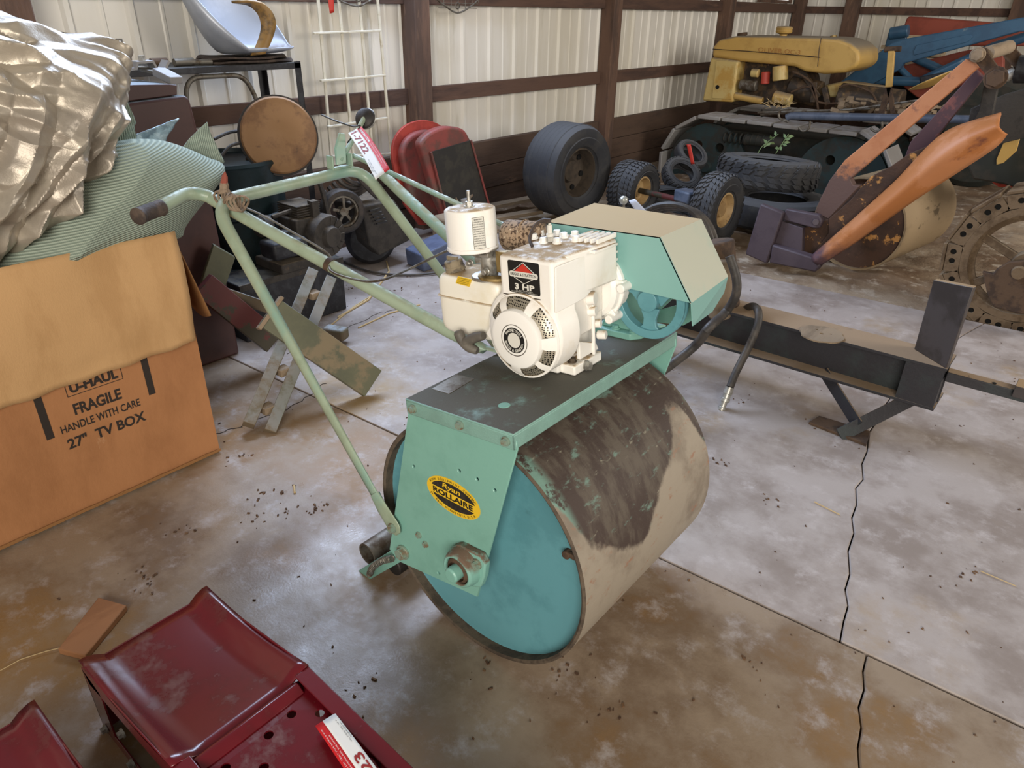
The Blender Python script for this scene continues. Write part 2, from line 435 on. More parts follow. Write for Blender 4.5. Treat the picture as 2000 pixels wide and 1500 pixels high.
# dirt ground beyond the slab
def gz(x, y):
    d = y - ey(x)
    return -.03 + min(1, max(0, d) / .25) * .02 + .05 * noise.noise(Vector((x * 1.3, y * 1.3, 0))) * min(1, d * 2 + .2) + .022 * noise.noise(Vector((x * 6, y * 6, 3))) + .012 * noise.noise(Vector((x * 17, y * 17, 5)))
def gfn(u, v):
    x = -4.15 + u * 7.3; y = ey(x) - .03 + v * (11.1 - ey(x))
    return (x, y, gz(x, y))
g = MB().grid(gfn, 150, 150).obj('ground', 'sand', None, ang=80); struct(g)

# ---------------- walls ----------------
def rib_profile(L, step=.1524):
    pts = []; t = 0; i = 0
    while t < L - .001:
        big = i % 2 == 0
        h = .019 if big else .006; w = .05 if big else .025
        pts += [(t, 0), (t + (step - w) , 0), (t + step - w * .72, h), (t + step - w * .28, h), (t + step, 0)]
        t += step; i += 1
    out = []
    for p in pts:
        if not out or abs(p[0] - out[-1][0]) > 1e-5: out.append(p)
    return out
wl = sempty('wall_left')
def sheet(y0, y1, parent, z0=.05, z1=2.5, along='y', base=-4.06, m='tin'):
    pr = [p for p in rib_profile(y1 - y0)]
    mb = MB(); vs = []
    for (t, h) in pr:
        for z in (z0, z1):
            vs.append((base + h, y0 + t, z) if along == 'y' else (y0 + t, base - h, z))
    n = len(pr)
    mb.add(vs, [(2 * i, 2 * i + 2, 2 * i + 3, 2 * i + 1) for i in range(n - 1)])
    o = mb.obj('metal_sheet', m, parent, flat=True)
    s = o.modifiers.new('solid', 'SOLIDIFY'); s.thickness = .002
y = -1.6
while y < 10.9:
    sheet(y, y + .9144, wl); y += .9144
posts = [1.24, 3.685, 6.14, 8.57, 10.86]
for p in posts:
    MB().bx((-4.035, p, -.3), (-3.895, p + .14, 2.6)).obj('timber_post', 'timber', wl, bev=.006)
ed = [-1.6] + posts + [11.0]
for i in range(len(posts)):
    a = ed[i] + (.14 if i else 0); b = ed[i + 1]
    for z0, z1 in ((.885, .99), (1.515, 1.62), (2.1, 2.2)):
        MB().bx((-4.035, a + .002, z0), (-3.995, b - .002, z1)).obj('girt', 'girt', wl, bev=.003)
    for z0, z1 in ((-.1, .165), (.17, .355), (.36, .55)):
        MB().bx((-4.035, a + .002, z0), (-3.985 + (.004 if z0 > 0 else 0), b - .002, z1)).obj('base_plank', 'plank_base', wl, bev=.004)
wb = sempty('wall_back')
x = -4.06
while x < 3.2:
    sheet(x, x + .9144, wb, along='x', base=11.02); x += .9144
bposts = [-3.36, -1.49, .40, 2.3]
for p in bposts:
    MB().bx((p, 10.86, -.3), (p + .17, 10.99, 2.6)).obj('timber_post', 'timber', wb, bev=.006)
eb = [-3.9] + bposts + [3.2]
for i in range(len(bposts)):
    a = eb[i] + (.17 if i else 0); b = eb[i + 1]
    for z0, z1 in ((.885, .99), (1.515, 1.6), (2.1, 2.2)):
        MB().bx((a + .002, 10.95, z0), (b - .002, 10.99, z1)).obj('girt', 'girt', wb, bev=.003)
    MB().bx((a + .002, 10.95, -.1), (b - .002, 10.99, .5)).obj('base_plank', 'plank_base', wb, bev=.004)
mat('window_glow', '#f3f3ee', .5, emit=1.1)
w1 = MB()
for a, b in (((-4.03, 9.6, 1.625), (-3.99, 9.65, 2.1)), ((-4.03, 10.6, 1.625), (-3.99, 10.65, 2.1)), ((-4.03, 9.65, 1.625), (-3.99, 10.6, 1.66)), ((-4.03, 9.65, 2.06), (-3.99, 10.6, 2.1)), ((-4.03, 10.1, 1.66), (-4.0, 10.14, 2.06))): w1.bx(a, b)
wo = struct(w1.obj('window_1', 'timber', None))
MB().bx((-4.022, 9.65, 1.66), (-4.018, 10.6, 2.06)).obj('pane', 'window_glow', wo)

# ---------------- lawn roller ----------------
OX, OY = -.9223, .9963
ud = Vector((.99414, 0, .10806)); wv = Vector((-.10806, 0, .99414)); D0 = Vector((-.9263, OY, .7215))
def D(p): return D0 + ud * p[0] + Vector((0, p[1], 0)) + wv * p[2]
def R_(x, y, z): return (OX + x, OY + y, z)
rol = thing('lawn_roller', 'teal motorized lawn roller with white engine, worn steel drum and long tubular handles', 'lawn roller', (OX, OY, 0))
# drum: origin on its axle end so the wear pattern follows the cylinder
de = MB(); 
de.lathe([(.322, .028), (.322, 0), (.3265, -.003), (.332, 0), (.332, .6), (.3265, .603), (.322, .6), (.322, .572)], R_(0, 0, .332), (0, 1, 0), 96)
drum = de.obj('drum', 'drum', rol)
MB().lathe([(.3215, .027), (.3205, -.001), (.326, -.0045), (.3325, -.0008)], R_(0, 0, .332), (0, 1, 0), 96).obj('rim_edge', 'rim_brown', drum)
for yy, s in ((.028, 1), (.572, -1)):
    mb = MB(); mb.lathe([(0, yy), (.1, yy + s * .004), (.25, yy + s * .004), (.315, yy), (.3225, yy - s * .004)], R_(0, 0, .332), (0, 1, 0), 64)
    ep = mb.obj('end_plate', 'teal_plate', drum)
mb = MB()
c_ = Vector((-0.663,1.022,0.440)); mb.cyl(c_ + Vector((0, -.012, 0)), c_ + Vector((0, .01, 0)), .011, 8); mb.box(c_ + Vector((.01, -.006, .004)), (.03, .01, .012))
mb.obj('drain_plug', 'rust_dark', drum, bev=.002)
MB().cyl(R_(0, -.075, .30), R_(0, .68, .30), .019, 24).obj('axle', 'steel_old', rol)
# side panels
pan = [(-1.087,0.951,0.674),(-0.765,0.951,0.722),(-0.761,0.951,0.702),(-0.875,0.951,0.222),(-1.164,0.951,0.167),(-1.199,0.951,0.190),(-1.160,0.951,0.356)]
cx = sum(p[0] for p in pan) / len(pan)
def panel(y, dy):
    holes = [(p[0], p[2], .0045) for p in [(-1.081,0.951,0.516),(-0.928,0.951,0.573),(-0.873,0.951,0.576),(-0.821,0.951,0.570),(-1.166,0.951,0.263),(-1.009,0.951,0.219)]]
    mb = MB().slab([(p[0], p[2]) for p in pan], holes, lambda a, b, t: (a, y + t, b), dy)
    return mb.obj('side_panel', 'teal', rol, bev=.0015, seg=1)
sp1 = panel(OY - .041, .006); panel(OY + .641, -.006)
# flange of the side panel edge
# deck
dk = MB(D)
dk.slab([(-.1635, -.048), (.160, -.048), (.160, .648), (-.1635, .648)], [], lambda a, b, t: (a, b, t), -.005)
dk.bx((-.1635, -.048, -.038), (.160, -.043, -.004)); dk.bx((-.1635, .643, -.038), (.160, .648, -.004))
dk.bx((.155, -.048, -.038), (.160, .648, -.004)); dk.bx((-.1635, -.048, -.038), (-.1585, .648, -.004))
deck = dk.obj('deck', 'teal_deck', rol, bev=.003)
MB(D).slab([p[:2] for p in [(-0.148,0.023,-0.000),(-0.092,0.024,0.000),(-0.101,0.121,-0.000),(-0.158,0.120,-0.000)]], [], lambda a, b, t: (a, b, t), .0012).obj('rating_plate', 'steel_old', rol, flat=True)
mb = MB(D); mb.lathe([(0, .0012), (.013, .0012), (.014, 0)], (0.056,0.047,0.000), (0, 0, 1), 20); mb.obj('hole_cover', 'teal', rol)
for p in [(-1.061,0.948,0.688),(-0.913,0.948,0.704),(-0.784,0.948,0.717)]:
    MB().hexb((p[0], OY - .048, p[2]), (0, -1, 0), .0085, .011).obj('bolt', 'worn_bolt', rol)
p = (-1.138,0.948,0.216); MB().hexb((p[0], OY - .041, p[2]), (0, -1, 0), .017, .02).obj('pivot_bolt', 'worn_bolt', rol, bev=.001)
for p in [(-1.074,0.948,0.309),(-1.050,0.948,0.292)]: MB().hexb((p[0], OY - .041, p[2]), (0, -1, 0), .0075, .008).obj('bolt', 'worn_bolt', rol)
# bearing
mb = MB()
bo = Vector((-0.901,0.915,0.337)); b0 = Vector((bo.x + .004, OY - .041, bo.z - .012))
bl = [(b0.x + a, b0.z + b) for a, b in ((-.052, -.03), (-.03, -.052), (.02, -.056), (.05, -.04), (.062, .0), (.066, .04), (.05, .058), (-.02, .05), (-.045, .03))]
mb.slab(bl, [], lambda a, b, t: (a, b0.y + t, b), -.02)
mb.lathe([(.052, -.0), (.05, .03), (.044, .048), (.036, .05), (.034, .03), (.02, .03)], b0, (0, -1, 0), 32)
br_ = mb.obj('axle_bearing', 'teal_dusty', rol, bev=.005)
mb = MB(); mb.lathe([(.034, .03), (.033, .044), (.026, .05), (.025, .04), (.018, .04)], b0, (0, -1, 0), 28); mb.obj('bearing_race', 'rust_dark', br_)
mb = MB(); mb.lathe([(.0195, 0), (.0195, .066), (.016, .07), (0, .07)], b0, (0, -1, 0), 28); mb.obj('axle_end', 'teal', br_, bev=.001)
MB().hexb((b0.x + .042, b0.y - .02, b0.z + .03), (0, -1, 0), .011, .014).obj('bolt', 'worn_bolt', br_)
# oval decal
dc = Vector((-0.948,0.955,0.491)); a1 = Vector((-1.035,0.955,0.487)); a2 = Vector((-0.863,0.955,0.490))
dx = (a2 - a1).normalized(); dyv = Vector((-dx.z, 0, dx.x)); dc = (a1 + a2) / 2; rx = (a2 - a1).length / 2; ry = rx * .56
dc.y = OY - .0418
mb = MB(); N_ = 48
def ell(mb, rx, ry, dep, m, f=None):
    pts = [dc + dx * rx * math.cos(2 * PI * i / N_) + dyv * ry * math.sin(2 * PI * i / N_) + Vector((0, dep, 0)) for i in range(N_)]
    if f: pts = [p for p in pts if f((p - dc).dot(dyv))]
    mb.prism(pts, (0, .0006, 0), m)
ell(mb, rx, ry, 0, 0)
ell(mb, rx * .84, ry * .72, -.0006, 1, lambda h: h > ry * .14)
ell(mb, rx * .84, ry * .72, -.0006, 1, lambda h: h < -ry * .24)
dcl = mb.obj('oval_decal', ['label_yellow', 'decal_black'], rol, flat=True)
mb = MB(); q = dc + Vector((0, -.0013, 0))
text(mb, 'ROLLAIRE', q - dyv * ry * .18, dx, dyv, w=rx * 1.5, h=ry * .29, m=0, bold=.03, center=True)
text_arc(mb, 'RYAN EQUIPMENT COMPANY', q, dx, dyv, rx * .92, ry * .85, 158, 22, ry * .13, 0)
text_arc(mb, 'ST. PAUL MINNESOTA U.S.A.', q, dx, dyv, rx * .92, ry * .85, 202, 338, ry * .13, 0, bold=0)
text(mb, 'Ryan', q + dyv * ry * .34 - dx * rx * .05, dx, dyv, w=rx * .66, h=ry * .28, m=1, bold=.02, center=True, shear=.2)
mb.obj('lettering', ['black_ink', 'label_yellow'], dcl, flat=True, fixn=False)
# rear transport roller, arm and spring
mb = MB(); e0 = Vector((-1.341,0.985,0.070))
mb.lathe([(.030, 0), (.036, 0), (.036, .6), (.030, .6)], e0, (0, 1, 0), 28, closed=True)
mb.obj('rear_pipe', 'steel_old', rol)
for yo in (0, .645):
    mb = MB(); p0 = Vector((-1.163,0.972,0.190)); p1 = Vector((-1.362,0.972,-0.020)); p0.y += yo; p1.y += yo
    mb.bar(p0, p1, .006, .04, up=(.5, 0, 1)); mb.hexb(p1 + Vector((.01, 0, 0)), (0, -1, 0), .012, .014)
    mb.obj('pipe_arm', 'teal', rol, bev=.001)
mb = MB(); pc = [Vector(p) for p in [(-1.185,0.950,0.168),(-1.231,0.950,0.132),(-1.273,0.950,0.085),(-1.291,0.950,0.047)]]
path = smooth(pc, 8); sp_ = []
for i in range(len(path) * 10 - 10):
    t = i / 10; k = int(t); f = t - k; c = path[k].lerp(path[min(k + 1, len(path) - 1)], f)
    d = (path[min(k + 1, len(path) - 1)] - path[k]).normalized(); u = d.cross(Vector((0, 1, 0))).normalized(); a = i * 2 * PI / 12
    sp_.append(c + (u * math.cos(a) + Vector((0, 1, 0)) * math.sin(a)) * .0085)
mb.tube(sp_, .0017, 5); mb.obj('spring', 'steel_old', rol)
MB().cyl(R_(-.33, .01, .06), R_(-.33, .6, .06), .03, 24).obj('rear_wheel', 'black_rubber', rol, bev=.004)
# handle tubes
J = Vector(R_(-1.0, .05, 1.0)); K = Vector(R_(-1.095, .60, 1.0))
A0 = Vector(R_(-.237, -.052, .295)); A1 = Vector(R_(-.237, .652, .295))
da = (J - A0).normalized()
AM = A0.lerp(J, .20); AM.y = A0.y - .008; AN = A1.lerp(K, .20); AN.y = A1.y + .008
AM = A0.lerp(J, .2); AN = A1.lerp(K, .2)
bow = rounded([A0 + (AM - A0).normalized() * .05, J + Vector((-.012, -.03, .0)), K + Vector((-.004, .03, 0)), A1 + (AN - A1).normalized() * .05], .09, 8)
mb = MB(); mb.tube(bow, .0185, 18)
for a, b in ((A0, AM), (A1, AN)):
    d = (b - a).normalized(); n_ = Vector((0, 1, 0)); s_ = d.cross(n_).normalized()
    mb.tube([a - d * .022, a - d * .012, a + d * .0, a + d * .06, a + d * .10], [.014, .025, .030, .027, .0185], 18)
    P = []
bh = mb.obj('handle_bow', 'sage', rol)
for v in bh.data.vertices:   # flattened bolted ends
    w_ = v.co + Vector((OX, OY, 0))
    for a in (A0, A1):
        dd = (w_ - a).length
        if dd < .13:
            t = min(1, max(.14, (dd - .06) / .07)); v.co.y = (a.y - OY) + (v.co.y - (a.y - OY)) * t
for a, s in ((A0, -1), (A1, 1)):
    MB().hexb(a + Vector((0, s * .004, 0)), (0, s, 0), .011, .012).obj('bolt', 'worn_bolt', rol)
Bn = [Vector(R_(-.13, .285, .708)), Vector(R_(-.185, .272, .708)), Vector(R_(-.30, .235, .742)), Vector(R_(-1.00, .07, .969)), Vector(R_(-1.085, .05, 1.0)), Vector(R_(-1.108, -.0, 1.012)), Vector(R_(-1.085, -.06, 1.006)), Vector(R_(-1.062, -.11, .998))]
Bf = [Vector(R_(-.13, .50, .708)), Vector(R_(-.185, .505, .708)), Vector(R_(-.30, .525, .742)), Vector(R_(-1.00, .662, .969)), Vector(R_(-1.085, .69, 1.0)), Vector(R_(-1.13, .71, 1.012)), Vector(R_(-1.14, .745, 1.01))]
for B in (Bn, Bf):
    pth = smooth(B, 7); mb = MB(); mb.tube(pth, [.011 if i < 8 else (.0185 if i > 14 else .011 + .0075 * (i - 8) / 6) for i in range(len(pth))], 18)
    o = mb.obj('handle_tube', 'sage', rol)
    for v in o.data.vertices:
        if v.co.x > -.2: v.co.z = .7085 + (v.co.z - .708) * .35 + .004
gp = smooth([Vector(R_(-1.066, -.10, .999)), Vector(R_(-1.05, -.15, .997)), Vector(R_(-1.032, -.186, .995))], 8)
mb = MB(); mb.tube(gp, [.0215, .023, .0215, .022, .021, .022, .021, .022, .021, .022, .021, .022, .0215, .0225, .0235, .0235, .019], 18)
mb.obj('grip', 'grip_rubber', rol)
for yy in (.275, .50):
    mb = MB(); mb.hexb(R_(-.14, yy, .712), wv, .010, .012); mb.obj('bolt', 'worn_bolt', rol)
# rag tied where the tubes meet
mb = MB(); cR = Vector(R_(-1.02, .065, 1.0))
for i in range(9):
    a = i * .8; q = []
    for j in range(13):
        b = j / 12 * 2 * PI; q.append(cR + Vector((-.02 + .012 * i, .004 * math.sin(i), 0)) * 1 + Vector((.01 * math.sin(b * 2 + a), .021 * math.cos(b), .022 * math.sin(b))))
    mb.tube(q, .0035, 5)
pk = []
mb.tube(smooth([cR + Vector((0, 0, .015)), cR + Vector((-.004, .004, .035)), cR + Vector((.002, .008, .06))], 4), [.017] * 3 + [.013] * 3 + [.009, .007, .003], 8)
mat('rag', '#93806c', .95, col2='#7a6653', scale=30, bump=.6, bscale=90)
mb.obj('cloth_wrap', 'rag', rol)
mat('rag_red', '#8e4a3b', .8)
MB().tube([cR + Vector((-.003, .005, .045)), cR + Vector((.002, .008, .065)), cR + Vector((.004, .010, .078))], [.0105, .008, .001], 8).obj('wrap_tip', 'rag_red', rol)
# control bracket, lever and knob
K0 = Vector(R_(-1.085, .53, 1.018))
mb = MB()
mb.box(K0, (.03, .085, .006)); mb.box(K0 + Vector((0, -.04, .02)), (.034, .006, .045)); mb.box(K0 + Vector((0, .04, .02)), (.034, .006, .045))
mb.prism([K0 + Vector((0, -.02, .01)), K0 + Vector((0, .02, .01)), K0 + Vector((-.03, .05, .10)), K0 + Vector((-.035, .03, .105)), K0 + Vector((-.02, -.005, .06))], (.010, 0, 0))
mb.obj('control_bracket', 'sage', rol, bev=.003)
kn = Vector(R_(-1.19, .735, 1.148))
mb = MB(); mb.tube(smooth([K0 + Vector((0, 0, .02)), K0 + Vector((-.03, .07, .06)), kn], 5), .009, 10); mb.obj('control_lever', 'sage', rol)
kd = (Vector((0, 0, 1.5)) - kn); kd = Vector((.35, -.75, .45)).normalized()
mb = MB(); mb.lathe([(0, .012), (.022, .010), (.034, .003), (.0375, -.006), (.035, -.014), (.02, -.02), (0, -.022)], kn + Vector((-.0, .0, .0)), kd, 32)
kno = mb.obj('knob', 'black_rubber', rol)
mb = MB(); mb.lathe([(.0375, -.006), (.0392, -.010), (.037, -.016), (.03, -.019)], kn, kd, 32); mb.obj('knob_rim', 'steel', kno)
re_ = Vector((-0.270,0.500,0.269)); re_ = D(re_)
mb = MB(); mb.tube([K0 + Vector((.0, .06, .03)), re_], .0085, 10); mb.obj('control_rod', 'sage', rol)
# throttle cable
def L_(a, b, t): return Vector(a).lerp(Vector(b), t)
bs = Bn[3]; be = Bn[2]
cb = [bs + Vector((-.02, .01, .018)), L_(bs, be, .12) + Vector((0, .01, .03)), L_(bs, be, .3) + Vector((0, .012, .028)), L_(bs, be, .45) + Vector((0, .015, .018))]
cb2 = [Vector(p) for p in [(-1.560,1.120,0.860),(-1.459,1.117,0.860)]] + [Vector((-1.247,1.028,0.930))] + [D(p) for p in [(-0.400,0.220,0.212),(-0.296,0.220,0.257),(-0.246,0.220,0.277)]]
mb = MB(); mb.tube(smooth(cb + [cb2[0]] + cb2[1:], 8), .0032, 8); mb.obj('throttle_cable', 'steel_old', rol)
# cable tie band on tube
cc = L_(bs, be, .47); dd_ = (be - bs).normalized()
mb = MB(); mb.tube([cc - dd_ * .008, cc + dd_ * .008], .0205, 14); mb.obj('cable_clip', 'rust_dark', rol)

# ---------------- engine on the deck ----------------
eng = MB(D)
eng.bx((-.03, .24, .004), (.062, .40, .11)); eng.bx((-.02, .25, .09), (.095, .385, .21))
engo = eng.obj('crankcase', 'white_paint', rol, bev=.006)
mb = MB(D); mb.bx((.030, .254, .002), (.100, .370, .027)); mb.bx((.030, .262, .027), (.066, .362, .036)); mb.bx((-.05, .22, .002), (-.03, .38, .03))
foot = mb.obj('mounting_foot', 'white_paint', rol, bev=.004)
for p in ((.078, .275, .026), (.078, .345, .026)): MB(D).hexb(p, (0, 0, 1), .0095, .012).obj('bolt', 'steel_old', foot)
MB(D).hexb((.098, .30, .014), (1, 0, 0), .010, .016).obj('drain_plug', 'steel', foot)
# blower housing outline
cu, cw, cr = .018, .124, .107
pts = [(-.041, .292), (-.033, .300), (.105, .303), (.113, .295)]
a0 = math.asin((.178 - cw) / cr); n = 30
a_r = math.acos((.113 - cu) / cr); a_l = PI - math.acos((cu + .041) / cr)
pts = [(-.041, .300), (.113, .300)] + [(cu + cr * math.cos(a_r - (a_r + 2 * PI - a_l) * i / n), cw + cr * math.sin(a_r - (a_r + 2 * PI - a_l) * i / n)) for i in range(n + 1)]
mb = MB(D); mb.prism([(p[0], .17, p[1]) for p in pts], (0, .085, 0))
bh_ = mb.obj('blower_housing', 'white_paint', rol, bev=.011, seg=3)
mb = MB(D); mb.prism([(p[0], .168, p[1]) for p in [(-.03, .212), (.075, .212), (.077, .210), (-.03, .210)]], (0, .003, 0)); mb.obj('housing_seam', 'steel_old', bh_)
# recoil starter
RC = (cu + .003, .17, .117)
mb = MB(D)
mb.lathe([(0, .034), (.060, .034), (.068, .031), (.071, .024), (.071, .018)], RC, (0, -1, 0), 48)
rec = mb.obj('recoil_cover', 'white_clean', rol)
MB(D).lathe([(.069, .021), (.082, .016), (.097, .003), (.092, .001)], RC, (0, -1, 0), 48).obj('air_screen', 'screen', rec)
mb = MB(D)
for a, w in ((0, 20), (62, 16), (118, 16), (180, 60), (262, 22), (318, 12)):
    mb.lathe([(.070, .024), (.083, .020), (.099, .005), (.099, 0), (.070, 0)], RC, (0, -1, 0), 8, a0=math.radians(a - w / 2), a1=math.radians(a + w / 2), ref=(1, 0, 0), closed=True)
mb.lathe([(.096, .0), (.096, .006), (.1005, .005), (.1015, 0)], RC, (0, -1, 0), 48)
mb.prism([(RC[0] - .072, .152, RC[2] + .03), (RC[0] - .105, .158, RC[2] - .01), (RC[0] - .072, .152, RC[2] - .03)], (0, .02, 0))
mb.obj('recoil_ribs', 'white_paint', rec)
mb = MB(D); LC = (RC[0], .17 - .0345, RC[2])
mb.lathe([(.0, .0006), (.018, .0006)], LC, (0, -1, 0), 32, m=1); mb.lathe([(.018, .0006), (.0305, .0006)], LC, (0, -1, 0), 40, m=0); mb.lathe([(.036, .0), (.037, .0006), (.038, 0)], LC, (0, -1, 0), 40, m=2)
rb = mb.obj('round_decal', ['black_ink', 'label_white', 'steel_old'], rec if 0 else rol, flat=True)
mb = MB(D); q = (LC[0], LC[1] - .0013, LC[2])
text_arc(mb, 'MAGNETRON', q, (1, 0, 0), (0, 0, 1), .0245, .0245, 150, 30, .0065, 0, .02)
text_arc(mb, 'BRIGGS & STRATTON', q, (1, 0, 0), (0, 0, 1), .0245, .0245, 192, 348, .0065, 0, .02)
mb.obj('lettering', 'label_white', rb, flat=True, fixn=False)
# power label
x0, x1, z0, z1 = -.012, .076, .218, .291
mb = MB(D)
def rr(x0, x1, z0, z1, r): return [(cx_ + r * math.cos(math.radians(a)), cz_ + r * math.sin(math.radians(a))) for cx_, cz_, s in ((x1 - r, z1 - r, 0), (x0 + r, z1 - r, 90), (x0 + r, z0 + r, 180), (x1 - r, z0 + r, 270)) for a in (s, s + 45, s + 90)]
mb.prism([(a, .1694, b) for a, b in rr(x0, x1, z0, z1, .004)], (0, .001, 0), 0)
hm = (x0 + x1) / 2
mb.prism([(hm - .027, .1686, .266), (hm, .1686, .286), (hm + .027, .1686, .266)], (0, .0005, 0), 1)
mb.prism([(a, .1682, b) for a, b in rr(x0 + .004, x1 - .004, .2545, .2675, .005)], (0, .0008, 0), 2)
for a, b in (((hm - .027, .254), (hm, .241)), ((hm, .241), (hm + .027, .254)), ((hm - .03, .268), (hm, .2885)), ((hm, .2885), (hm + .03, .268))):
    mb.bar((a[0], .1688, a[1]), (b[0], .1688, b[1]), .0012, .0012, up=(0, 1, 0), m=2)
pl = mb.obj('horsepower_decal', ['black_ink', 'label_red', 'label_white'], rol, flat=True)
mb = MB(D)
text(mb, 'BRIGGS & STRATTON', (hm, .1678, .2582), (1, 0, 0), (0, 0, 1), w=.072, h=.0062, m=0, bold=.015, center=True)
text(mb, '3 HP', (hm + .001, .1688, .2275), (1, 0, 0), (0, 0, 1), w=.056, h=.0125, m=1, bold=.04, center=True)
text(mb, 'AT 3600 R.P.M. MAX.', (hm, .1688, .2232), (1, 0, 0), (0, 0, 1), w=.05, h=.0022, m=1, center=True)
text(mb, 'BRIGGS & STRATTON CORP. MILWAUKEE WIS.', (hm, .1688, .2198), (1, 0, 0), (0, 0, 1), w=.075, h=.0022, m=1, center=True)
mb.obj('lettering', ['black_ink', 'label_white'], pl, flat=True, fixn=False)
# cylinder shroud and head
mb = MB(D)
mb.prism([(-.041, .22, .300), (.112, .22, .301), (.128, .40, .302), (-.055, .40, .300)], (0, 0, -.10))
sh = mb.obj('cylinder_shroud', 'white_paint', rol, bev=.006)
mb = MB(D)
for i in range(5):
    mb.bx((-.06, .395, .21 + .018 * i), (.12, .415, .216 + .018 * i))
    if i > 3: mb.bx((.112, .30, .232 + .014 * i), (.132, .39, .238 + .014 * i))
for i in range(5): mb.bx((.05 + .016 * i, .33, .302), (.056 + .016 * i, .41, .313))
mb.obj('cooling_fin', 'white_paint', rol, bev=.001)
for p in [(-0.055,0.321,0.303),(-0.007,0.295,0.303),(-0.064,0.358,0.303),(-0.026,0.374,0.303),(0.026,0.304,0.303),(0.021,0.382,0.303),(0.054,0.338,0.303),(0.006,0.358,0.303)]:
    MB(D).hexb((p[0], p[1], .301), (0, 0, 1), .0085, .013).obj('head_bolt', 'white_clean', rol)
sp = Vector((0.004,0.307,0.305))
mb = MB(D); mb.tube([sp, sp + Vector((0, 0, .010))], .012, 6, m=1); mb.lathe([(.009, .01), (.009, .016), (.0065, .018), (.006, .036), (.003, .038), (.003, .046), (0, .046)], sp, (0, 0, 1), 16)
mb.obj('spark_plug', ['label_white', 'steel'], rol)
mb = MB(D); mb.tube(smooth([sp + Vector((0, 0, .044)), sp + Vector((-.018, -.01, .046)), sp + Vector((-.032, -.02, .03)), sp + Vector((-.028, -.04, .01)), sp + Vector((-.01, -.055, -.002))], 6), .004, 8)
mb.box(sp + Vector((-.008, -.002, .046)), (.022, .010, .010)); mb.obj('spark_plug_lead', 'grip_rubber', rol)
# side cover sheet
mb = MB(D); sc_ = [(0.114,0.175,0.287),(0.114,0.330,0.288),(0.114,0.321,0.205),(0.114,0.279,0.190),(0.114,0.242,0.188),(0.114,0.168,0.187)]
mb.prism([(.1135, p[1], p[2]) for p in sc_], (.004, 0, 0)); mb.obj('side_shield', 'white_clean', rol, bev=.003)
# drive end casting
mb = MB(D); pc = (.048, .40, .178)
mb.lathe([(0, -.012), (.07, -.012), (.080, -.004), (.083, .008), (.090, .010), (.090, .022), (.084, .026), (.084, .05), (.03, .055), (0, .055)], pc, (0, 1, 0), 48)
for a in (62, 5, -50, 118, -110):
    c, s_ = math.cos(math.radians(a)), math.sin(math.radians(a))
    mb.cyl((pc[0] + .096 * c, .385, pc[2] + .096 * s_), (pc[0] + .096 * c, .44, pc[2] + .096 * s_), .011, 14)
    mb.bar((pc[0] + .06 * c, .41, pc[2] + .06 * s_), (pc[0] + .096 * c, .41, pc[2] + .096 * s_), .03, .02, up=(0, 1, 0))
mb.obj('drive_cover', 'white_clean', rol, bev=.002)
# breather pipe, bosses on the crankcase side
mb = MB(D)
mb.cyl((.100, .335, .03), (.100, .335, .17), .005, 8)
for q, r, l in (((.095, .32, .175), .016, .02), ((.095, .345, .105), .010, .018), ((.095, .36, .072), .011, .022), ((.09, .33, .14), .012, .02)):
    mb.cyl(q, (q[0] + l, q[1] + .005, q[2] + .002), r, 12)
mb.prism([(.088, .28, .08), (.088, .35, .055), (.088, .36, .035), (.088, .28, .035)], (.010, 0, 0))
mb.prism([(.085, .30, .19), (.085, .38, .20), (.085, .38, .13), (.085, .33, .13)], (.012, 0, 0))
mb.obj('casting_boss', 'white_paint', rol, bev=.002)
# fuel tank
tk = MB(D)
def rbox(mb, a, b, r, k=6):
    """rounded box"""
    c = [(a[i] + b[i]) / 2 for i in range(3)]; h = [(b[i] - a[i]) / 2 for i in range(3)]
    def f(u, v):
        th = 2 * PI * u; ph = PI * (v - .5); n = .28
        def pw(x): return math.copysign(abs(x) ** n, x)
        return (c[0] + h[0] * pw(math.cos(th)) * abs(math.cos(ph)) ** n, c[1] + h[1] * pw(math.sin(th)) * abs(math.cos(ph)) ** n, c[2] + h[2] * pw(math.sin(ph)))
    mb.grid(f, 56, 24)
rbox(tk, (-.272, .185, .070), (-.060, .310, .228), .02)
ft = tk.obj('fuel_tank', 'tank_plastic', rol, ang=60)
mb = MB(D)
def seam(u, v):
    th = 2 * PI * u; n = .28
    def pw(x): return math.copysign(abs(x) ** n, x)
    k = 1.0 + .05 * math.sin(PI * v)
    return (-.166 + .106 * k * pw(math.cos(th)), .2475 + .0625 * (1 + .08 * math.sin(PI * v)) * pw(math.sin(th)), .168 + .006 * (v - .5))
mb.grid(seam, 56, 4); mb.obj('tank_seam', 'tank_plastic', ft, ang=60)
cp = Vector((-.226, .222, .214)); cd = Vector((-.15, -.1, 1)).normalized()
mb = MB(D); mb.lathe([(.021, 0), (.021, .012), (.025, .014), (.0255, .018), (.024, .020), (.0255, .024), (.023, .027), (.023, .040), (.019, .043), (0, .043)], cp, cd, 28); mb.box(cp + cd * .046, (.034, .008, .01))
mb.obj('fuel_cap', 'cap_worn', ft, bev=.001)
mb = MB(D); q = [Vector(p) for p in [(-0.186,0.183,0.228),(-0.141,0.183,0.226),(-0.152,0.183,0.206),(-0.196,0.183,0.209)]]
mb.prism([(p[0], .1835, p[2]) for p in q], (0, .002, 0), 0)
st = mb.obj('warning_sticker', ['label_yellow'], ft, flat=True)
for i, t in enumerate(('STOP ENGINE', 'BEFORE FILLING', 'USE REGULAR', 'UNLEADED GAS')):
    pass
mb = MB(D); o_ = q[0]; xd = (q[1] - q[0]).normalized(); yd = (q[0] - q[3]).normalized(); W_ = (q[1] - q[0]).length; H_ = (q[0] - q[3]).length
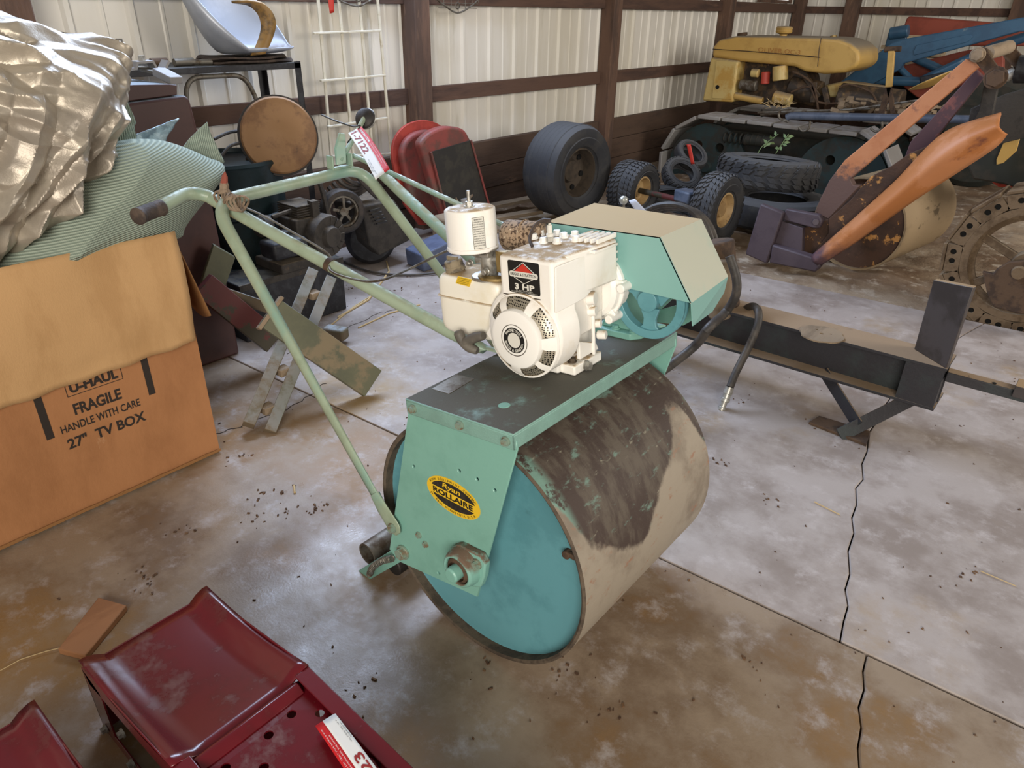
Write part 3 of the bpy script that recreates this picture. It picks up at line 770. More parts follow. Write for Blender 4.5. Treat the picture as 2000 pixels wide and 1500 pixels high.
for i, t in enumerate(('ALLOW ENGINE TO', 'COOL BEFORE FILLING', 'REGULAR GASOLINE', 'NO SMOKING')):
    text(mb, t, (o_.x + xd.x * W_ * .5 - yd.x * H_ * (.24 + .22 * i), .1828, o_.z + xd.z * W_ * .5 - yd.z * H_ * (.24 + .22 * i)), xd, yd, w=W_ * .8, h=H_ * .12, center=True)
mb.obj('sticker_lettering', 'black_ink', ft, flat=True, fixn=False)
# carburettor
mb = MB(D); cc_ = Vector((-.118, .225, .268))
mb.cyl(cc_ + Vector((0, 0, -.045)), cc_ + Vector((0, 0, .035)), .020, 18); mb.cyl(cc_ + Vector((-.03, -.01, 0)), cc_ + Vector((.06, .02, .0)), .014, 14)
mb.lathe([(.045, 0), (.045, .008), (.0, .012)], cc_ + Vector((.0, 0, -.045)), (0, 0, 1), 24); mb.box(cc_ + Vector((.0, -.02, .02)), (.05, .02, .02))
mb.hexb(cc_ + Vector((.02, -.03, -.02)), (0, -1, 0), .008, .016); mb.hexb(cc_ + Vector((-.03, -.03, -.005)), (0, -1, 0), .007, .014)
mb.obj('carburettor', 'steel', rol, bev=.002)
mb = MB(D); mb.lathe([(.03, 0), (.048, .002), (.048, .009), (.03, .012)], cc_ + Vector((.025, .0, -.042)), (0, 0, 1), 24)
mb.cyl(cc_ + Vector((.03, 0, .01)), cc_ + Vector((.11, .05, .0)), .015, 14); mb.box(cc_ + Vector((.05, -.01, .0)), (.03, .01, .05)); mb.obj('intake_flange', 'brass_old', rol, bev=.001)
mb = MB(D)
lk = cc_ + Vector((0, 0, .03))
mb.tube(smooth([lk + Vector((.03, -.03, 0)), lk + Vector((-.03, -.045, .006)), lk + Vector((-.085, -.03, .004)), lk + Vector((-.085, -.015, .0)), lk + Vector((-.03, -.02, .0))], 6), .0025, 6)
mb.tube([lk + Vector((-.06, -.03, -.02)), lk + Vector((.02, -.035, -.01)), lk + Vector((.06, -.03, .01))], .002, 6)
for i in range(30): pass
mb.obj('throttle_link', 'steel', rol)
# air cleaner
AC = Vector((-.140, .197, .298)); oct_ = [(.058 * math.cos(2 * PI * i / 48), .058 * math.sin(2 * PI * i / 48)) for i in range(48)]
mb = MB(D)
def acr(a):
    # round on the left, three flats on the right front
    return .058
prof = [(.054, -.004), (.061, -.002), (.061, .006), (.059, .008), (.059, .090), (.057, .094), (.05, .096), (0, .096)]
mb.lathe(prof, AC, (0, 0, 1), 12, ref=(.966, -.259, 0))
ac = mb.obj('air_cleaner', 'white_paint', rol, bev=.004, seg=3, ang=50)
mb = MB(D); mb.lathe([(.013, .096), (.013, .0985), (.009, .099)], AC, (0, 0, 1), 20); mb.tube([AC + Vector((0, 0, .098)), AC + Vector((0, 0, .108))], .009, 6); mb.cyl(AC + Vector((0, 0, .1)), AC + Vector((0, 0, .132)), .0042, 10)
mb.obj('wing_stud', 'steel', ac)
# instruction label on a flat of the cleaner
fa = math.radians(-15 - 45); 
for k in range(12):
    a = math.radians(-15 + 30 * k + 15)
    if abs(((a - math.radians(-30) + PI) % (2 * PI)) - PI) < .3: fa = a
nrm = Vector((math.cos(fa), math.sin(fa), 0)); tx = Vector((-math.sin(fa), math.cos(fa), 0)); ap = .058 * math.cos(PI / 12) + .0012
lc = AC + nrm * ap + Vector((0, 0, .045))
mb = MB(D); mb.prism([lc + tx * a * .0145 + Vector((0, 0, b * .036)) for a, b in ((-1, -1), (1, -1), (1, 1), (-1, 1))], -nrm * .001, 0)
il = mb.obj('instruction_label', ['label_white'], ac, flat=True)
mb = MB(D); lq = lc + nrm * .0006
for a, b, c, d in ((-1, -1, 1, -1), (1, -1, 1, 1), (1, 1, -1, 1), (-1, 1, -1, -1)):
    mb.bar(lq + tx * a * .0138 + Vector((0, 0, b * .035)), lq + tx * c * .0138 + Vector((0, 0, d * .035)), .0006, .0006, up=nrm)
lines = ('INSTRUCTIONS', 'CLEAN AIR FILTER', 'EVERY 25 HOURS', 'REMOVE SCREW', 'WASH ELEMENT IN', 'KEROSENE OR SOAP', 'AND WATER. DRY.', 'APPLY OIL AND', 'SQUEEZE. PUT BACK', 'CHECK OIL LEVEL', 'BEFORE STARTING', 'USE CLEAN FUEL')
for i, t in enumerate(lines):
    text(mb, t, lq + Vector((0, 0, .029 - .0053 * i)), tx, (0, 0, 1), w=.025 if i else .018, h=.0026, center=True, bold=.01 if i else .03)
mb.obj('label_lettering', 'black_ink', ac, flat=True, fixn=False)
# muffler
mb = MB(D); m0 = Vector((-.105, .345, .298))
mb.lathe([(0, -.055), (.032, -.055), (.038, -.048), (.038, .0), (.041, .003), (.038, .006), (.038, .035), (.034, .045), (0, .05)], m0, (1, .1, 0), 32)
mb.obj('muffler', 'muffler', rol)
# starter grip
mb = MB(D); h0 = Vector((-.155, .165, .085))
mb.tube(smooth([h0 + Vector((-.02, -.01, .015)), h0 + Vector((-.012, -.01, -.005)), h0 + Vector((.008, -.008, -.022)), h0 + Vector((.035, -.005, -.030))], 5), [.008, .011, .013, .013, .013, .013, .013, .013, .013, .013, .013, .013, .012, .011, .010, .008], 12)
mb.tube(smooth([h0 + Vector((.0, -.008, -.012)), h0 + Vector((.03, -.003, .004)), h0 + Vector((.055, .0, .012))], 4), [.014, .0135, .013, .013, .013, .012, .012, .011, .010], 12)
mb.obj('starter_grip', 'grey_plastic', rol)

# ---------------- belt drive ----------------
mb = MB(D)
yn, yf = .42, .655
NE = [(-.09, .320), (.227, .309), (.309, .167), (.09, .183), (-.09, .19)]
FE = [(-.105, .325), (.212, .304), (.290, .167), (.09, .183), (-.105, .19)]
t_ = .0025
mb.prism([(a, yn, b) for a, b in NE], (0, t_, 0)); mb.prism([(a, yf, b) for a, b in FE], (0, -t_, 0))
def sheet4(*q): mb.prism(list(q[:-1]), q[-1])
sheet4((NE[0][0], yn, NE[0][1]), (NE[1][0], yn, NE[1][1]), (FE[1][0], yf, FE[1][1]), (FE[0][0], yf, FE[0][1]), (0, 0, -t_))
sheet4((NE[2][0], yn + .001, NE[2][1]), (.3145, yn + .001, .113), (.292, yn + .15, .100), (.283, yf - .002, .125), (FE[2][0], yf, FE[2][1]), (-t_, 0, 0))
sheet4((NE[0][0], yn, NE[0][1]), (NE[4][0], yn, NE[4][1]), (FE[4][0], yf, FE[4][1]), (FE[0][0], yf, FE[0][1]), (t_, 0, 0))
bc_ = mb.obj('belt_cover', 'teal_cover', rol, flat=True)
mb = MB(D); mb.prism([(NE[1][0], yn, NE[1][1]), (NE[2][0], yn, NE[2][1]), (FE[2][0], yf, FE[2][1]), (FE[1][0], yf, FE[1][1])], (-t_, 0, -t_ * .5)); mb.obj('sloped_face', 'faded_cover', bc_, flat=True)
mb = MB(D); pw = (.190, .435, .150)
mb.lathe([(.095, 0), (.095, .006), (.088, .012), (.095, .018), (.095, .024), (.074, .024), (.074, 0)], pw, (0, 1, 0), 56, closed=True)
mb.lathe([(0, -.006), (.026, -.006), (.026, .03), (0, .03)], pw, (0, 1, 0), 28)
for a in (-90, 30, 150):
    c, s_ = math.cos(math.radians(a)), math.sin(math.radians(a)); tt = Vector((-s_, 0, c)); rv = Vector((c, 0, s_)); P0 = Vector(pw) + Vector((0, .007, 0))
    q = []
    for r, w in ((.02, .026), (.047, .016), (.064, .018), (.077, .033)): q.append(P0 + rv * r + tt * w)
    for r, w in ((.077, .033), (.064, .018), (.047, .016), (.02, .026)): q.append(P0 + rv * r - tt * w)
    mb.prism(q, (0, .010, 0))
mb.obj('pulley', 'teal_plate', rol, bev=.0015)
mb = MB(D); mb.cyl((.190, .43, .150), (.190, .64, .150), .012, 16); mb.lathe([(0, 0), (.05, 0), (.05, .01), (0, .01)], (.190, .60, .150), (0, 1, 0), 32); mb.obj('drive_shaft', 'steel_old', rol)
# gear bracket
mb = MB(D)
ft_ = [(-.04, .53), (.085, .525), (.107, .55), (.110, .60), (.13, .64), (-.04, .64)]
mb.prism([(a, b, .0) for a, b in ft_], (0, 0, .018))
mb.prism([(-.02, .55, .018), (.085, .55, .018), (.11, .55, .05), (.17, .55, .12), (.20, .55, .19), (.1, .55, .19), (.02, .55, .1)], (0, .012, 0))
mb.prism([(.06, .56, .018), (.08, .60, .018), (.22, .60, .16), (.17, .56, .17)], (0, .012, .0))
mb.obj('gear_bracket', 'teal', rol, bev=.004)
for p in ((.085, .545, .018), (.03, .545, .018)): MB(D).hexb(p, (0, 0, 1), .010, .011).obj('bolt', 'teal', rol)
mb = MB(D); mb.prism([(.12, .56, .05), (.22, .56, .055), (.262, .58, .085), (.25, .60, .12), (.13, .60, .07)], (0, .006, 0)); mb.obj('guard_plate', 'teal', rol)
# chain
mb = MB(); c0 = D(Vector((.195, .63, .09))); c1 = Vector(R_(.115, .65, .56))
c0 = D(Vector((0.133,0.665,0.001))); c1 = D(Vector((0.112,0.665,-0.138)))
n = 17
for i in range(n):
    for off in (-.006, .006):
        a = c0.lerp(c1, i / n); b = c0.lerp(c1, (i + 1) / n); d = (b - a)
        o2 = off + (.003 if i % 2 else 0) * (1 if off > 0 else -1)
        q = []
        e = Vector((0, 1, 0)); sdv = d.cross(e).normalized()
        for j in range(8):
            an = 2 * PI * j / 8; q.append(a.lerp(b, .5) + d * .62 * math.cos(an) + sdv * .0055 * math.sin(an) + e * o2)
        mb.prism(q, e * .0018)
    mb.cyl(c0.lerp(c1, i / n) - Vector((0, .008, 0)), c0.lerp(c1, i / n) + Vector((0, .011, 0)), .0032, 8)
stuff(mb.obj('drive_chain', 'steel_old', rol))

# ---------------- auction tag on the handle ----------------
mat('tag_white', '#e2dfd8', .75, spec=.2); mat('tag_red', '#c41f20', .7, spec=.2); mat('tag_ink', '#8f1f18', .8)
mat('tie_black', '#1c1a19', .5)
def auction_tag(name, label, P, num, full=True):
    """P = four corners: white edge start, red edge start, red edge end, white edge end (text runs start to end)"""
    P = [Vector(p) for p in P]
    t = thing(name, label, 'tag', P[0])
    n = (P[1] - P[0]).cross(P[3] - P[0]).normalized()
    if n.dot(Vector((0, 0, 1.5)) - P[0]) < 0: n = -n
    def F(u, v, h=0):
        return P[0].lerp(P[1], u).lerp(P[3].lerp(P[2], u), v) + n * (h + .006 * math.sin(PI * v))
    mb = MB()
    mb.grid(lambda u, v: F(u * .63, v), 6, 16, 0); mb.grid(lambda u, v: F(.63 + u * .37, v), 4, 16, 1)
    so = mb.obj('sheet', ['tag_white', 'tag_red'], t); q = so.modifiers.new('s', 'SOLIDIFY'); q.thickness = .0006; q.offset = 0
    mb = MB()
    def W(txt, u, v, size, wid, m, bold=0.0):
        vs, fs = text_mesh(txt, bold); x0 = min(q.x for q in vs); x1 = max(q.x for q in vs)
        mb.add([F(u + q.y / .7 * size, v + (q.x - x0) / (x1 - x0) * wid, .0012) for q in vs], fs, m)
    W(num, .12, .05, .36, .52, 0, .02)
    W('ORBITBID.COM', .72, .05, .12, .36, 1, .03)
    W('CALL OR TEXT FOR MORE INFO', .86, .45, .05, .48, 1)
    W('QUESTIONS ASK THE OFFICE', .73, .45, .05, .40, 1)
    W('ALL ITEMS SELL AS IS', .14, .68, .05, .26, 2)
    W('POWERED BY', .05, .72, .045, .18, 2)
    mb.obj('lettering', ['tag_ink', 'tag_white', 'black_ink'], t, flat=True, fixn=False)
    return t, F
kq = [(-2.183,1.708,1.090),(-2.277,1.848,1.090),(-1.589,1.380,1.090),(-1.508,1.258,1.090)]
def dz(p, z): return Vector((p[0] * (1.5 - z) / (1.5 - 1.09), p[1] * (1.5 - z) / (1.5 - 1.09), z))
kq = [dz(kq[0], 1.145), dz(kq[1], 1.145), dz(kq[2], 1.10), dz(kq[3], 1.10)]
t1, F1 = auction_tag('auction_tag', 'red and white paper auction tag 1-7122 zip-tied to the roller handle', kq, '1-7122')
a = F1(.5, .02)
mb = MB(); mb.tube(smooth([Vector(R_(-1.10, .58, 1.09)), a + Vector((0, .02, .01)), a + Vector((-.005, -.005, .012)), a + Vector((-.03, -.05, .03)), dz((-2.651,1.943,1.090), 1.165)], 6), .0025, 6)
mb.obj('zip_tie', 'tie_black', t1)

# ---------------- cardboard box ----------------
mat('cardboard', '#a8744a', .85, col2='#9a6840', scale=3, lo=.45, hi=.65, col3='#bf9873', scale3=7, lo3=.66, hi3=.74, bump=.12, bscale=60, stretch=(1, 1, .5))
mat('cardboard_flap', '#bf9768', .85, col2='#b28a5c', scale=2, lo=.45, hi=.65, bump=.15, bscale=80, stretch=(1, 3, 1))
mat('cardboard_ink', '#2b221c', .8)
mat('cardboard_dark', '#8c6238', .9)
bx = thing('cardboard_box', 'large brown moving box on the floor with a folded-down flap and black lettering', 'box', (-2.6, .6, 0))
BY0, BY1, BX0, BX1, BH = .14, 1.045, -2.95, -2.27, .845
mb = MB()
def jag(y, z): return .0
n = 30
top = [(y, BH + .006 * noise.noise(Vector((y * 9, 0, 0)))) for y in [BY0 + (BY1 - BY0) * i / n for i in range(n + 1)]]
fr_ = [(BX1, BY0, .004), (BX1, BY1, .004)] + [(BX1 + .002, y, z) for y, z in reversed(top)]
mb.prism(fr_, (-.005, 0, 0))
mb.bx((BX0, BY1 - .005, .004), (BX1 - .005, BY1, BH - .02)); mb.bx((BX0, BY0, .004), (BX1 - .005, BY0 + .005, BH - .01)); mb.bx((BX0, BY0, .004), (BX0 + .005, BY1, BH)); mb.bx((BX0, BY0, .004), (BX1, BY1, .012))
mb.obj('carton', 'cardboard', bx)
# front flap folded down, slightly bowed
fl_ = [Vector(p) for p in [(-2.262,0.546,0.844),(-2.262,0.679,0.857),(-2.262,0.823,0.866),(-2.262,1.050,0.850),(-2.262,1.021,0.481),(-2.262,0.872,0.468),(-2.262,0.726,0.470),(-2.262,0.573,0.458),(-2.262,0.434,0.447)]]
def flapf(u, v):
    y = BY0 + .01 + (1.045 - BY0 - .01) * u
    zt = BH + .004; zb = .475 - .035 * (1 - u) + .004 * math.sin(u * 40)
    x = BX1 + .006 + .018 * math.sin(PI * min(1, v * 1.1)) * (.6 + .4 * u) + .028 * v * u + .003 * noise.noise(Vector((u * 8, v * 6, 0)))
    return (x, y - .018 * v, zt + (zb - zt) * v)
mb = MB(); mb.grid(flapf, 40, 20); o = mb.obj('flap', 'cardboard_flap', bx); q = o.modifiers.new('s', 'SOLIDIFY'); q.thickness = .005
def flap2(u, v):
    return (BX1 - .02 - .42 * u, BY1 + .004 + .075 * v + .02 * v * u, BH - .02 - (.30 + .02 * math.sin(u * 9)) * v)
mb = MB(); mb.grid(flap2, 12, 8); o = mb.obj('side_flap', 'cardboard_dark', bx); q = o.modifiers.new('s', 'SOLIDIFY'); q.thickness = .005
mb = MB()
XF = BX1 + .0015; X1 = XF; yd = (0, 0, 1)
def bt(txt, y0, y1, z, h, bold=.02): text(mb, txt, (XF, y0, z), (0, 1, .0), yd, w=y1 - y0, h=h, m=0, bold=bold)
bt('FRAGILE', .617, .762, .350, .036, .035)
bt('HANDLE WITH CARE', .566, .812, .302, .026, .02)
bt('27"  TV BOX', .572, .818, .243, .034, .03)
bt('U-HAUL', .622, .768, .425, .030, .05)
for y0, z0 in ((.522, .300), (.846, .325)): mb.prism([(XF, y0, z0), (XF, y0 + .022, z0), (XF, y0 + .022, z0 + .16), (XF, y0, z0 + .16)], (.0004, 0, 0))
for a, b in (((.612, .415), (.780, .415)), ((.780, .415), (.780, .462)), ((.612, .415), (.612, .462))): mb.bar((XF, a[0], a[1]), (XF, b[0], b[1]), .002, .0006, up=(1, 0, 0))
mb.obj('box_lettering', 'cardboard_ink', bx, flat=True, fixn=False)
mb = MB()
for i in range(7):
    zz = .006 + .002 * i; mb.tube([(BX1 + .004 + .001 * i, BY0 + (BY1 - BY0) * j / 30, zz + .003 * noise.noise(Vector((j * .7, i * 3, 0)))) for j in range(31)], .0018, 5)
mb.obj('frayed_bottom_edge', 'cardboard_dark', bx)

# ---------------- silver tarp and green mesh cloth ----------------
mat('tarp_silver', '#b3a999', .38, metal=.35, col2='#a1978a', scale=3, bump=.15, bscale=50)
mat('mesh_cloth', '#96a898', .85, col2='#869a8b', scale=4)
def rib_cloth():
    m = MATS['mesh_cloth']; nt = m.node_tree; N = nt.nodes; L = nt.links
    uv = N.new('ShaderNodeUVMap'); uv.uv_map = 'UV'
    w = N.new('ShaderNodeTexWave'); w.wave_type = 'BANDS'; w.bands_direction = 'Y'; w.inputs['Scale'].default_value = 20; w.inputs['Distortion'].default_value = .6; w.inputs['Detail'].default_value = 1
    L.new(uv.outputs[0], w.inputs[0])
    w2 = N.new('ShaderNodeTexWave'); w2.wave_type = 'BANDS'; w2.bands_direction = 'X'; w2.inputs['Scale'].default_value = 60
    L.new(uv.outputs[0], w2.inputs[0])
    ad = N.new('ShaderNodeMath'); ad.operation = 'MULTIPLY_ADD'; L.new(w2.outputs['Fac'], ad.inputs[0]); ad.inputs[1].default_value = .25; L.new(w.outputs['Fac'], ad.inputs[2])
    b = N.new('ShaderNodeBump'); b.inputs['Strength'].default_value = .6; b.inputs['Distance'].default_value = .006
    L.new(ad.outputs[0], b.inputs['Height']); P = N['Principled BSDF']; L.new(b.outputs[0], P.inputs['Normal'])
    x = N.new('ShaderNodeMix'); x.data_type = 'RGBA'; x.inputs['A'].default_value = lin('#7f8d80'); x.inputs['B'].default_value = lin('#aab6a5')
    L.new(w.outputs['Fac'], x.inputs['Factor']); L.new(x.outputs['Result'], P.inputs['Base Color'])
rib_cloth()
def pillow(outline, cen, depth, fold, nr=40, back=.5, up=(1, 0, 0), spiral=0, ns=180):
    """closed crumpled bundle: outline in a plane, bulging both ways"""
    O_ = [Vector(p) for p in outline]; c = Vector(cen); up = Vector(up)
    O2 = smooth(O_ + [O_[0]], 8)[:-1]; L = [0]
    for i in range(len(O2)): L.append(L[-1] + (O2[(i + 1) % len(O2)] - O2[i]).length)
    def per(t):
        t = (t % 1) * L[-1]
        for i in range(len(O2)):
            if L[i + 1] >= t: return O2[i].lerp(O2[(i + 1) % len(O2)], (t - L[i]) / max(1e-9, L[i + 1] - L[i]))
        return O2[-1]
    PP = [per(j / ns) for j in range(ns)]
    mb = MB(); vs = []; uvs = []
    for side in (1, -1):
        for i in range(nr + 1):
            r = math.sin(i / nr * PI / 2)
            for j in range(ns):
                p = c.lerp(PP[j], r); h = math.sqrt(max(0, 1 - r * r))
                d = depth if side > 0 else -depth * back
                q = p + up * h * d
                q = q + (up * .9 + (p - c).normalized() * .35 * r) * fold(q, r) * (1 if side > 0 else .5)
                vs.append(q)
    fs = []
    for s_ in (0, 1):
        o = s_ * (nr + 1) * ns
        for i in range(nr):
            for j in range(ns): fs.append((o + i * ns + j, o + i * ns + (j + 1) % ns, o + (i + 1) * ns + (j + 1) % ns, o + (i + 1) * ns + j))
    mb.add(vs, fs); return mb
def ridged(p, s):
    v = 1 - abs(noise.noise(p * s)) * 2; return v * v * v
random.seed(21)
TCEN = Vector((-2.300,0.675,1.216))
def tri(t, k=.6):
    t = t % 1.0
    return 1 - abs(t - k) / (k if t < k else 1 - k) * 2
def tarpfold(q, r):
    dy, dzz = q.y - TCEN.y, q.z - TCEN.z; rr_ = math.hypot(dy, dzz); th = math.atan2(dzz, dy)
    n1 = noise.noise(q * 2.1) ; n2 = noise.noise(q * 3.7 + Vector((5, 1, 0))); n3 = noise.noise(q * 1.5 + Vector((0, 7, 2)))
    # wide swags sweeping round the heap, then finer pinched creases between them
    wt = min(1, max(0, dzz * 3.2 + .5 + n3 * .5))
    t1 = dy * .55 + dzz * .84; t2 = dy * .86 - dzz * .50
    a = tri(t1 * 6.5 + n1 * 1.3 + dy * dy * 3, .70) * wt + tri(t2 * 7.5 + n1 * 1.3, .62) * (1 - wt)
    b = tri(t1 * 13 + n2 * 1.5 + n3, .6) * wt + tri(t2 * 15 + n2 * 1.6, .5) * (1 - wt)
    c = tri((dy * .3 - dzz * .95) * 5 + n3 * 2.6 + n2, .5)
    cr = 1 - abs(noise.noise(Vector((q.x, t1 * 1.8, t2 * .8)) * 11)) * 3.0
    k = .75 + .8 * n2
    return .050 * a * (.8 + n3) + .021 * b * k + .020 * c * (.5 + n2) + .007 * cr
def tarpfold_old(q, r):
    w = Vector((noise.noise(q * 2.2), noise.noise(q * 2.2 + Vector((7, 0, 0))), noise.noise(q * 2.2 + Vector((0, 9, 0))))) * .16
    p = q + w; d = Vector((p.x, p.y * .75 + p.z * .66, (p.z * .75 - p.y * .66) * 2.6))
    return .075 * (ridged(d, 1.9) - .3) + .045 * (ridged(d * 2.3 + Vector((3, 1, 2)), 1.9) - .3) + .020 * (1 - abs(noise.noise(p * 9)) * 2.4) + .011 * (1 - abs(noise.noise(p * 19)) * 2.4) + .004 * noise.noise(p * 40)
to = [(-2.550,0.816,1.469),(-2.550,0.888,1.446),(-2.550,0.978,1.416),(-2.550,1.055,1.401),(-2.550,1.109,1.367),(-2.550,1.094,1.286),(-2.550,1.067,1.211),(-2.550,0.993,1.116),(-2.550,0.929,1.021),(-2.550,0.836,0.930),(-2.550,0.747,0.873),(-2.550,0.653,0.796),(-2.550,0.534,0.760),(-2.550,0.442,0.875),(-2.550,0.452,1.127),(-2.550,0.574,1.374),(-2.550,0.706,1.471)]
tp = pillow(to, (-2.550,0.726,1.152), .34, tarpfold, back=.7, nr=110, ns=420)
tag(tp.obj('silver_tarp', 'tarp_silver', None, ang=40), 'crumpled silver tarpaulin heaped on top of the large cardboard box', 'tarp')
def setuv(o, f):
    uv = o.data.uv_layers.new(name='UV')
    for lp in o.data.loops:
        v = o.data.vertices[lp.vertex_index].co; uv.data[lp.index].uv = f(v)
def clothfold(q, r):
    w = Vector((noise.noise(q * 1.6), noise.noise(q * 1.6 + Vector((5, 0, 0))), 0)) * .2
    return .030 * noise.noise((q + w) * 3.2) + .018 * ridged(q + w, 2.6)
gr = thing('mesh_cloth', 'pale green ribbed mesh fabric spilling out of the large cardboard box', 'cloth', (-2.5, .7, .84))
go = [(-2.450,0.504,0.760),(-2.450,0.615,0.873),(-2.450,0.716,0.945),(-2.450,0.837,1.024),(-2.450,0.933,1.080),(-2.450,1.018,1.106),(-2.450,1.123,1.099),(-2.450,1.205,1.072),(-2.450,1.292,1.027),(-2.450,1.345,0.998),(-2.450,1.330,0.961),(-2.450,1.252,0.892),(-2.450,1.154,0.811),(-2.450,1.115,0.779),(-2.450,0.926,0.754),(-2.450,0.722,0.752),(-2.450,0.582,0.758)]
o = pillow(go, (-2.450,0.911,0.893), .20, clothfold, back=.8, nr=60, ns=240).obj('folded_sheet', 'mesh_cloth', gr, ang=180); setuv(o, lambda v: ((v.y) * 1.2, v.z * 2.3 - v.y * .35))
def sheetgrid(P, nu, nv, amp, s=5, seed=0):
    P = [Vector(p) for p in P]
    n = (P[1] - P[0]).cross(P[3] - P[0]).normalized()
    def f(u, v):
        q = P[0].lerp(P[1], u).lerp(P[3].lerp(P[2], u), v)
        return q + n * amp * (noise.noise(q * s + Vector((seed, 0, 0))) + .5 * noise.noise(q * s * 2.3))
    mb = MB(); mb.grid(f, nu, nv); return mb
for k, P in enumerate(([(-2.500,1.215,1.039),(-2.500,1.345,1.131),(-2.500,1.381,0.990),(-2.500,1.301,0.949)], [(-2.500,1.014,1.227),(-2.500,1.084,1.257),(-2.500,1.102,1.150),(-2.500,1.018,1.080)], [(-2.520,1.025,1.140),(-2.520,1.108,1.164),(-2.520,1.096,1.068),(-2.520,1.022,1.061)], [(-2.500,0.943,1.127),(-2.500,1.017,1.143),(-2.500,1.022,1.063),(-2.500,0.867,1.005)])):
    o = sheetgrid(P, 16, 16, .02, 9, k).obj('loose_fold', 'mesh_cloth', gr, ang=180); setuv(o, lambda v: (v.z, v.y * 2.2)); q = o.modifiers.new('s', 'SOLIDIFY'); q.thickness = .004
mat('foil', '#a9bcc4', .4, metal=.4, col2='#7f929c', scale=14, bump=.5, bscale=60)
o = sheetgrid([(-2.620,1.140,1.098),(-2.620,1.301,1.137),(-2.620,1.231,1.054),(-2.620,1.113,1.037)], 20, 20, .02, 14).obj('foil_sheet', 'foil', None); q = o.modifiers.new('s', 'SOLIDIFY'); q.thickness = .006
tag(o, 'small crumpled sheet of pale foil with a pointed corner behind the green mesh cloth', 'foil')

